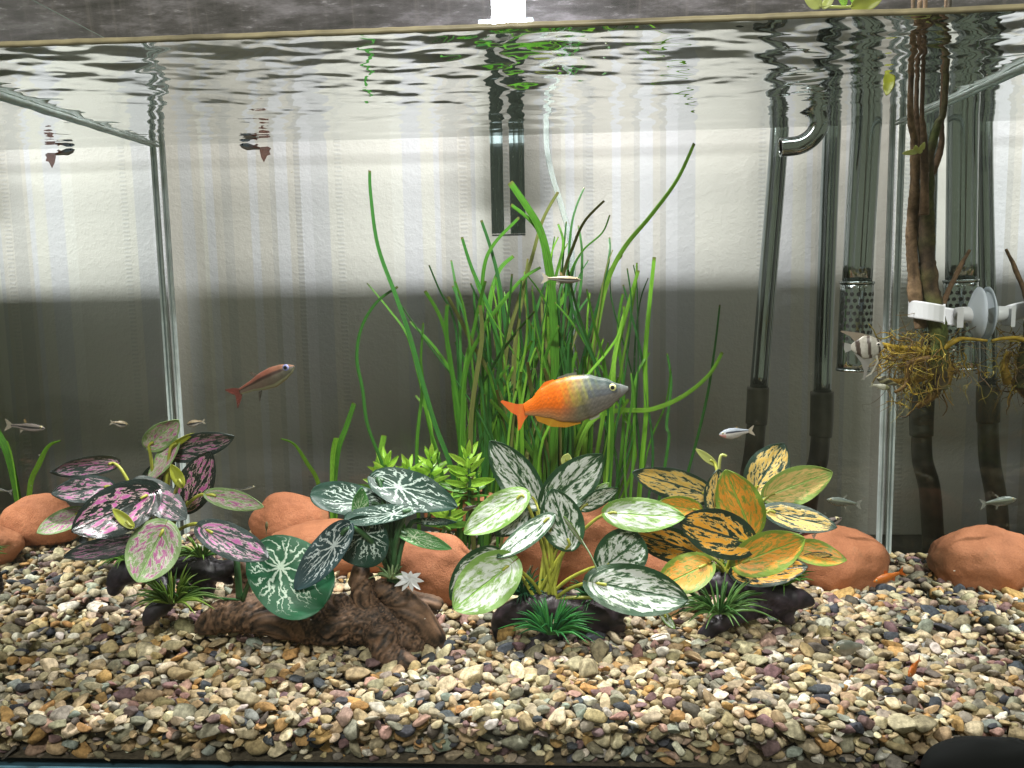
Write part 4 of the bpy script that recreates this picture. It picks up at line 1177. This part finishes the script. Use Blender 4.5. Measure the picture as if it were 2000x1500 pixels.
for i, (p, w) in enumerate([([(1835, 690), (1790, 685), (1750, 680), (1718, 672)], 11), ([(1838, 720), (1800, 740), (1760, 745), (1735, 742)], 9), ([(1840, 740), (1815, 775), (1790, 795)], 12),
                            ([(1835, 690), (1862, 665), (1890, 662), (1925, 665)], 6), ([(1845, 750), (1855, 715), (1840, 690)], 10), ([(1815, 700), (1780, 710), (1770, 750), (1745, 765)], 7)]):
    mb = MB(); dy = r.uniform(-.012, .012)
    mb.tube([at(x, y_, ys + dy) + Vector((0, r.uniform(-.003, .003), 0)) for x, y_ in p], [w * sc * (1 - .6 * k / (len(p) - 1)) for k in range(len(p))], 9, 5, col=ROOTC[i % 3])
    mb.build('root', M['root'], cut)
mb = MB(); lim = TX - .003
for k in range(720):
    if k < 560:
        b = at(r.gauss(1798, 38), r.gauss(715, 30), ys + r.gauss(0, .012))
    else:
        b = at(r.uniform(1715, 1850), r.uniform(650, 700), ys + r.gauss(0, .010))
    d = Vector((r.gauss(-.25, 1), r.gauss(0, .7), r.gauss(-.45, .8))).normalized(); ln = r.uniform(.004, .026) * (.7 if k % 3 else 1.1); P = [b]
    for j in range(4):
        d = (d + Vector((r.gauss(0, .5), r.gauss(0, .4), r.gauss(-.08, .5)))).normalized(); q = P[-1] + d * ln / 4; q.x = min(lim, q.x); P.append(q)
    w = r.choice([.00012, .00015, .0002, .00026, .0003, .00055]); f = r.random(); cl = tuple(c_ * (.4 + .7 * f) for c_ in r.choice(ROOTC))
    mb.tube(P, [w, w, w * .9, w * .7, w * .4], 4, 2, col=cl, cap=False)
struct(mb.build('root_hairs', M['root'], cut), 'stuff')


def surf(px, py):                         # where a pixel's line of sight meets the water surface
    d = ray(px, py); return CAM + d * ((ZW - CAM.z) / d.z)


p = surf(1736, 162); o = leaf_mesh(p + Vector((.001, 0, .003)), p + Vector((-.002, -.003, -.008)), .008, seed=3, roll=.3).build('fallen_leaf', M['lime'])
o.modifiers.new('thickness', 'SOLIDIFY').thickness = .0004
tag(o, 'small yellow leaf hanging at the water surface beside the woody stems', 'leaf')
em = thing('emergent_sprout', 'bright green leaves cut off by the top edge, above the water line at right', 'plant', at(1640, 0, .06))
for i, lf in enumerate([(1600, 12, .05, 1572, -14, .05, 26), (1610, 14, .05, 1630, -16, .05, 18), (1668, 12, .05, 1725, -6, .05, 34), (1690, 10, .052, 1660, -14, .05, 26), (1650, 8, .052, 1640, -20, .052, 16)]):
    add_leaf(em, lf, ['palelime', 'palelime', 'lime', 'rosette', 'rosette'][i], seed=i)
stem(em, [at(1600, 12, .05), at(1650, 14, .052), at(1690, 10, .052)], .0008, .0008, 'palelime')


# ------------------------------------------------------------------ fish
def lerp_table(tab, s):
    for (a, va), (b, vb) in zip(tab, tab[1:]):
        if s <= b:
            t = (s - a) / (b - a) if b > a else 0; t = t * t * (3 - 2 * t) * .5 + t * .5
            return va + (vb - va) * t
    return tab[-1][1]


SLIM = ([(0, .045), (.2, .075), (.45, .125), (.62, .135), (.8, .11), (.93, .06), (1, .02)], [(0, .045), (.2, .07), (.42, .13), (.6, .155), (.78, .125), (.92, .075), (1, .02)])
FORK = [(.03, .045), (-.10, .13), (-.21, .19), (-.17, .09), (-.12, .0), (-.17, -.09), (-.21, -.19), (-.10, -.13), (.03, -.045)]


def fish(name, label, cat, nose, tail, y, colf, prof=SLIM, h=1.0, thick=.55, fins=(), eye=(.88, .03, .038), eyec=(0.5, 0.45, 0.25), yn=None, mats=('fish', 'fin'), ns=48, nk=36, group=None):
    pn, pt = at(*nose, yn if yn is not None else y), at(*tail, y); ax_ = pn - pt; L = ax_.length; ax_ = ax_ / L
    zup = (UP - ax_ * UP.dot(ax_)).normalized(); lat = zup.cross(ax_)
    Rm = Matrix((ax_, lat, zup)).transposed().to_4x4()
    o = thing(name, label, cat, (pn + pt) / 2, group); o.matrix_basis = Matrix.Translation((pn + pt) / 2) @ Rm
    mb = MB(); vs, cs = [], []
    for i in range(ns + 1):
        s = i / ns; s = .5 - .5 * math.cos(pi * s) if s > .5 else s
        tp, bt = lerp_table(prof[0], s) * h, lerp_table(prof[1], s) * h; mid = (tp - bt) / 2; hh = (tp + bt) / 2; ww = hh * thick * (0.55 + .45 * min(1, s * 2.2))
        for k in range(nk):
            a = 2 * pi * k / nk; ca, sa = math.cos(a), math.sin(a)
            vs.append(((s - .5) * L, ww * math.copysign(abs(sa) ** .9, sa) * L, (mid + hh * ca) * L)); cs.append(tuple(q * .62 for q in colf(s, ca)))
    fs = [(i * nk + k, (i + 1) * nk + k, (i + 1) * nk + (k + 1) % nk, i * nk + (k + 1) % nk) for i in range(ns) for k in range(nk)] + [tuple(range(nk)), tuple(range(ns * nk, (ns + 1) * nk))[::-1]]
    mb.add(vs, fs, col=cs); b = mb.build('body', M[mats[0]]); b.parent = o
    for (fn, poly, cl) in fins:
        mb = MB(); n = len(poly); t = .004 * L
        mb.add([((s - .5) * L, sg * t * .5, z * L) for sg in (-1, 1) for s, z in poly], [tuple(range(n)), tuple(range(n, 2 * n))[::-1]] + [(k, n + k, n + (k + 1) % n, (k + 1) % n) for k in range(n)], col=cl)
        f_ = mb.build(fn, M[mats[1]], smooth=False); f_.parent = o
    if eye:
        s, z, rr_ = eye; tp, bt = lerp_table(prof[0], s) * h, lerp_table(prof[1], s) * h; mid = (tp - bt) / 2; hh = (tp + bt) / 2
        ww = hh * thick * math.sqrt(max(.05, 1 - ((z - mid) / hh) ** 2))
        for sg in (-1, 1):
            V0, F0 = ICO[3]; mb = MB()
            mb.add([((s - .5 + v[0] * rr_) * L, (sg * ww * .93 + v[1] * rr_ * .45) * L, (z + v[2] * rr_) * L) for v in V0], F0.tolist(),
                   col=eyec)
            e = mb.build('eye', M['fish']); e.parent = o
            mb = MB(); q_ = 16; yo_ = (sg * ww * .93 + sg * rr_ * .42) * L
            mb.add([((s - .5) * L, yo_ + sg * rr_ * .08 * L, z * L)] + [((s - .5 + math.cos(2 * pi * j / q_) * rr_ * .55) * L, yo_ - sg * rr_ * .02 * L, (z + math.sin(2 * pi * j / q_) * rr_ * .55) * L) for j in range(q_)], [(0, 1 + j, 1 + (j + 1) % q_) for j in range(q_)], col=(.003, .003, .004))
            pu = mb.build('pupil', M['fish']); pu.parent = e
    return o


def stripe(top, mid, low, edge=.12, c0=.1, belly=None):
    def f(s, ca):
        if ca > c0 + edge: return top
        if ca > c0 - edge: return mid
        return low
    return f


def mixc(a, b, t):
    t = min(1, max(0, t)); return tuple(x * (1 - t) + y_ * t for x, y_ in zip(a, b))


def rainbow(s, ca):
    org, gold, grey, blue, silver = (0.80, 0.155, 0.006), (0.75, 0.36, 0.04), (0.15, 0.14, 0.125), (0.055, 0.085, 0.085), (0.26, 0.24, 0.22)
    rear = mixc(org, (0.62, 0.40, 0.20), (-ca - .25) * 1.2)
    front = mixc(mixc(grey, silver, (-ca - .2) * 1.0), blue, (ca + .05) * 1.6)
    t = (s - .37 - .08 * ca) / .19
    cl = mixc(rear, front, t)
    stp = math.sin(s * 95 + 3 * ca)
    if .34 < s < .74 and ca > -.15: cl = mixc(cl, (0.50, 0.52, 0.05), .5 * max(0, stp) * (1 - abs(s - .54) / .22))
    if .48 < s < .66: cl = mixc(cl, (0.03, 0.03, 0.02), .35 * max(0, math.sin(s * 48 + ca * 1.5)) * (1 if ca < .3 else .5))
    if ca > .8 and s > .45: cl = mixc(cl, (0.16, 0.19, 0.17), .7)
    if .36 < s < .66: cl = mixc(cl, (0.32, 0.27, 0.03), .6 * (1 - abs(s - .51) / .15) * (1 if ca > -.3 else .4))
    if .62 < s < .9 and -.15 < ca < .25: cl = mixc(cl, (0.07, 0.09, 0.12), .6)
    if s > .93: cl = mixc(cl, (0.22, 0.23, 0.23), .7)
    sc_ = math.sin(s * 120) * math.sin(math.acos(max(-1, min(1, ca))) * 22 + (pi / 2 if int(s * 120 / pi) % 2 else 0))
    cl = tuple(q * (1 + .28 * sc_) for q in cl)
    return cl


RBP = ([(0, .055), (.08, .085), (.2, .17), (.35, .215), (.5, .225), (.65, .205), (.8, .14), (.92, .06), (1, .018)], [(0, .055), (.08, .075), (.2, .12), (.35, .19), (.48, .22), (.62, .20), (.78, .15), (.92, .07), (1, .022)])
fish('rainbowfish', 'large fish, orange rear half and grey blue front half, before the grass', 'fish', (1227, 758), (1024, 800), .185, rainbow, RBP, 1.0, .42,
     [('tail_fin', [(.04, .05), (-.06, .065), (-.19, .13), (-.21, .12), (-.13, .0), (-.08, -.04), (-.085, -.10), (-.10, -.185), (-.07, -.17), (-.02, -.10), (.04, -.05)], (0.75, 0.16, 0.03)),
      ('anal_fin', [(.08, -.06), (.10, -.13), (.22, -.21), (.36, -.245), (.5, -.235), (.5, -.19), (.3, -.15), (.15, -.07)], (0.72, 0.34, 0.02)),
      ('dorsal_fin', [(.12, .09), (.13, .125), (.24, .215), (.33, .225), (.34, .19), (.2, .14)], (0.78, 0.20, 0.02)),
      ('front_dorsal_fin', [(.36, .20), (.37, .235), (.47, .25), (.56, .245), (.55, .2)], (0.16, 0.17, 0.14)),
      ('pelvic_fin', [(.56, -.19), (.60, -.225), (.68, -.21), (.70, -.16)], (0.5, 0.46, 0.44))], (.86, .035, .036), (0.62, 0.62, 0.28), ns=120, nk=64, yn=.18)


def redf(s, ca):
    if ca > .35: return mixc((0.22, 0.075, 0.05), (0.24, 0.12, 0.06), (s - .5) * 2)
    if ca > .1: return (0.045, 0.02, 0.015)
    return mixc((0.17, 0.12, 0.09), (0.10, 0.10, 0.07), (s - .4) * 2) if ca > -.75 else (0.30, 0.30, 0.18)


fish('red_tailed_fish', 'reddish fish with a red forked tail swimming up and right, left of the grass', 'fish', (575, 716), (468, 765), .14, redf, SLIM, 1.15, .5,
     [('tail_fin', [(.03, .045), (-.08, .10), (-.22, .13), (-.14, .02), (-.09, -.02), (-.11, -.12), (-.14, -.24), (-.02, -.12), (.03, -.045)], (0.20, 0.045, 0.035)),
      ('dorsal_fin', [(.38, .14), (.30, .22), (.26, .24), (.30, .15), (.33, .12)], (0.14, 0.11, 0.09)), ('anal_fin', [(.36, -.13), (.26, -.27), (.24, -.28), (.29, -.13)], (0.06, 0.05, 0.04))],
     (.875, .035, .055), (0.18, 0.19, 0.36), ns=44)
GUP = ([(0, .06), (.3, .10), (.6, .15), (.85, .11), (1, .02)], [(0, .06), (.3, .11), (.6, .19), (.85, .14), (1, .02)])
fish('guppy', 'tiny guppy with a ragged red fan tail touching the water surface at left', 'fish', (468, 283), (508, 290), surf(486, 278).y, lambda s, ca: mixc((0.22, 0.06, 0.03), (0.26, 0.34, 0.42), (s - .25) * 3) if ca > -.3 else (0.35, 0.33, 0.30), GUP, 1.0, .6,
     [('tail_fin', [(.02, .06), (-.35, .16), (-.52, .10), (-.46, -.05), (-.55, -.2), (-.40, -.28), (-.30, -.62), (-.12, -.40), (.0, -.12)], (0.30, 0.055, 0.015)), ('dorsal_fin', [(.35, .08), (.2, .2), (.1, .16), (.2, .06)], (0.3, 0.05, 0.03))], (.84, .02, .07), (0.2, 0.3, 0.45))
penc = stripe((0.36, 0.28, 0.17), (0.012, 0.011, 0.012), (0.36, 0.34, 0.30), .22, .0)
ST = [('tail_fin', FORK, (0.42, 0.38, 0.30)), ('dorsal_fin', [(.45, .12), (.40, .22), (.34, .2), (.38, .11)], (0.36, 0.26, 0.12)), ('anal_fin', [(.38, -.1), (.28, -.2), (.26, -.09)], (0.4, 0.36, 0.3))]
fish('striped_fish', 'slim tan fish with a black stripe hovering among the tallest grass blades', 'fish', (1134, 547), (1070, 544), .215, penc, SLIM, .8, .6, ST, group='small black striped fish')
fish('striped_fish', 'silver fish with one black stripe and pink cheek above the yellow plant', 'fish', (1405, 849), (1462, 842), .19, lambda s, ca: (0.35, 0.40, 0.46) if ca > .45 else ((0.01, 0.012, 0.03) if ca > .12 and s < .8 else ((0.62, 0.32, 0.30) if s > .78 and ca < 0 else (0.55, 0.53, 0.50))), SLIM, 1.35, .5, ST, group='small black striped fish')
fish('striped_fish', 'tiny tan fish with a black stripe just right of the left corner seam', 'fish', (365, 829), (395, 824), .262, penc, SLIM, 1.6, .6, ST, group='small black striped fish')
fish('striped_fish', 'slim fish with a dark stripe at the left edge by the grass reflection', 'fish', (88, 837), (22, 831), .06, stripe((0.20, 0.17, 0.15), (0.015, 0.014, 0.016), (0.40, 0.34, 0.32), .2, .0), SLIM, .78, .6, ST, group='small black striped fish')
fish('striped_fish', 'black striped fish with a red belly patch resting above the right rear stone', 'fish', (1644, 1012), (1560, 1046), .165, lambda s, ca: (0.22, 0.18, 0.17) if ca > .35 else ((0.012, 0.012, 0.016) if ca > -.15 else ((0.34, 0.05, 0.03) if s < .3 else (0.46, 0.38, 0.36))), SLIM, .85, .6, ST, eye=(.9, .03, .04), yn=.17, group='small black striped fish')
clr = lambda s, ca: (0.34, 0.42, 0.38) if ca > .5 else ((0.42, 0.48, 0.36) if ca > .1 else (0.18, 0.19, 0.14))
CT = [('tail_fin', FORK, (0.28, 0.30, 0.26)), ('dorsal_fin', [(.5, .12), (.36, .26), (.33, .25), (.42, .11)], (0.3, 0.32, 0.28)), ('anal_fin', [(.42, -.12), (.30, -.28), (.32, -.14), (.2, -.08)], (0.34, 0.36, 0.3))]
fish('glass_fish', 'translucent grey fish facing left beside the right rear corner seam', 'fish', (1615, 976), (1672, 984), .225, clr, SLIM, 1.1, .5, CT, mats=('clearfish', 'clearfin'))
fish('glass_fish', 'translucent grey fish low over the pebbles at right, facing left', 'fish', (1626, 1266), (1684, 1262), .072, lambda s, ca: (0.30, 0.34, 0.28) if ca > 0 else (0.36, 0.33, 0.24), SLIM, 2.0, .45, CT, eye=(.83, .03, .06), mats=('clearfish', 'clearfin'))
org = lambda s, ca: mixc((0.62, 0.17, 0.02), (0.50, 0.20, 0.06), -ca)
OT = [('tail_fin', FORK, (0.50, 0.12, 0.01)), ('dorsal_fin', [(.55, .13), (.50, .27), (.40, .25), (.40, .11)], (0.55, 0.13, 0.02)), ('anal_fin', [(.4, -.12), (.28, -.24), (.2, -.08)], (0.5, 0.12, 0.02))]
fish('orange_fish', 'small orange fish facing left against the right rear stone', 'fish', (1706, 1137), (1757, 1119), .15, org, SLIM, 1.15, .55, OT, group='small orange fish')
fish('orange_fish', 'small orange fish with its tail raised, over the pebbles at lower right', 'fish', (1774, 1321), (1794, 1291), .048, org, SLIM, 1.5, .55, OT, group='small orange fish', yn=.040)


def ang(s, ca):
    cl = mixc((0.50, 0.48, 0.42), (0.30, 0.28, 0.22), (ca - .1))
    for c0, w in ((.22, .07), (.56, .05), (.86, .035)):
        if abs(s - c0 + .03 * ca) < w: cl = (0.06, 0.04, 0.03)
    return cl


ANG = ([(0, .09), (.15, .20), (.4, .36), (.6, .36), (.8, .26), (.93, .14), (1, .02)], [(0, .09), (.15, .22), (.4, .40), (.6, .38), (.8, .28), (.93, .16), (1, .03)])
fish('angelfish', 'silver angelfish with dark vertical bars and long fins beside the roots', 'fish', (1726, 676), (1662, 678), ys - .045, ang, ANG, 1.0, .3,
     [('dorsal_fin', [(.62, .36), (.3, .46), (-.28, .56), (-.32, .53), (-.02, .36), (.12, .18), (.2, .2)], (0.30, 0.25, 0.19)), ('anal_fin', [(.66, -.34), (.55, -.62), (.42, -1.05), (.36, -1.1), (.38, -.8), (.30, -.52), (.1, -.2), (.3, -.3)], (0.30, 0.29, 0.27)),
      ('tail_fin', [(.03, .09), (-.2, .16), (-.22, -.05), (-.18, -.18), (.03, -.09)], (0.36, 0.36, 0.34)), ('ventral_fin', [(.80, -.26), (.84, -.5), (.62, -.9), (.25, -1.12), (.6, -.86), (.78, -.5), (.74, -.28)], (0.6, 0.58, 0.5))],
     (.84, .06, .07), (0.45, 0.42, 0.38), yn=ys - .05, mats=('fish', 'fin'))
fish('mottled_fish', 'dark mottled little fish hiding under the root mass', 'fish', (1712, 738), (1752, 752), ys - .04, lambda s, ca: (0.05, 0.045, 0.025) if math.sin(s * 17 + ca * 3) > -.3 else (0.26, 0.24, 0.13), SLIM, 1.3, .6, OT[:0])
fish('pale_fish', 'tiny pale fish with a dark eye below the hanging roots', 'fish', (1738, 758), (1706, 752), ys - .042, lambda s, ca: (0.48, 0.48, 0.38) if s < .7 else (0.24, 0.24, 0.12), SLIM, 1.3, .6, [('tail_fin', FORK, (0.4, 0.4, 0.3))])
fish('young_fish', 'tiny olive fish hanging upright in front of the far left stone', 'fish', (521, 1018), (520, 1040), .2, lambda s, ca: (0.16, 0.14, 0.06), SLIM, 1.5, .6, [('tail_fin', FORK, (0.2, 0.17, 0.08))])
fish('young_fish', 'tiny thin grey fish above the pale pink leaf at right of the pink plant', 'fish', (499, 950), (466, 958), .2, lambda s, ca: (0.05, 0.05, 0.045) if ca > 0 else (0.36, 0.36, 0.30), SLIM, .6, .6, [('tail_fin', FORK, (0.2, 0.2, 0.18))])
fish('brown_fish', 'small dark brown fish between the veined plant and the white-blotched plant', 'fish', (902, 996), (930, 988), .16, lambda s, ca: (0.045, 0.03, 0.022) if ca > -.3 else (0.2, 0.13, 0.09), SLIM, 1.2, .6, [('tail_fin', FORK, (0.08, 0.05, 0.03))])

# ------------------------------------------------------------------ black object in the near corner
b = bmesh.new(); bmesh.ops.create_icosphere(b, subdivisions=5, radius=1)
for v in b.verts:
    q = v.co; k = 2.6; m_ = (abs(q.x) ** k + abs(q.y) ** k + abs(q.z) ** k) ** (1 / k); v.co = q / m_
    v.co = Vector((v.co.x * .030, v.co.y * .010, v.co.z * .020 * (1 + .06 * noise.noise(v.co * 2))))
me = bpy.data.meshes.new('black_cap'); b.to_mesh(me); b.free(); me.materials.append(M['black']); me.polygons.foreach_set('use_smooth', [True] * len(me.polygons))
o = bpy.data.objects.new('black_cap', me); COL.objects.link(o); o.location = at(1925, 1518, -.02) + Vector((0, 0, -.0005))
tag(o, 'rounded black object cut off in the lower right corner, before the glass', 'cap')

# ------------------------------------------------------------------ drifting specks
mb = MB(); r = random.Random(77); V0, F0 = ICO[2]
for k in range(150):
    p = Vector((r.uniform(-.27, .27), r.uniform(.02, .28), r.uniform(.06, .355))); q = .00012 * r.uniform(.6, 1.9)
    e = Vector((r.uniform(.6, 2.6), 1, r.uniform(.6, 1.6)))
    mb.add([(p + Vector((v[0] * e.x, v[1], v[2] * e.z)) * q) for v in V0], F0.tolist(), col=(.45, .43, .36))
struct(mb.build('drifting_specks', M['pebble']), 'stuff')
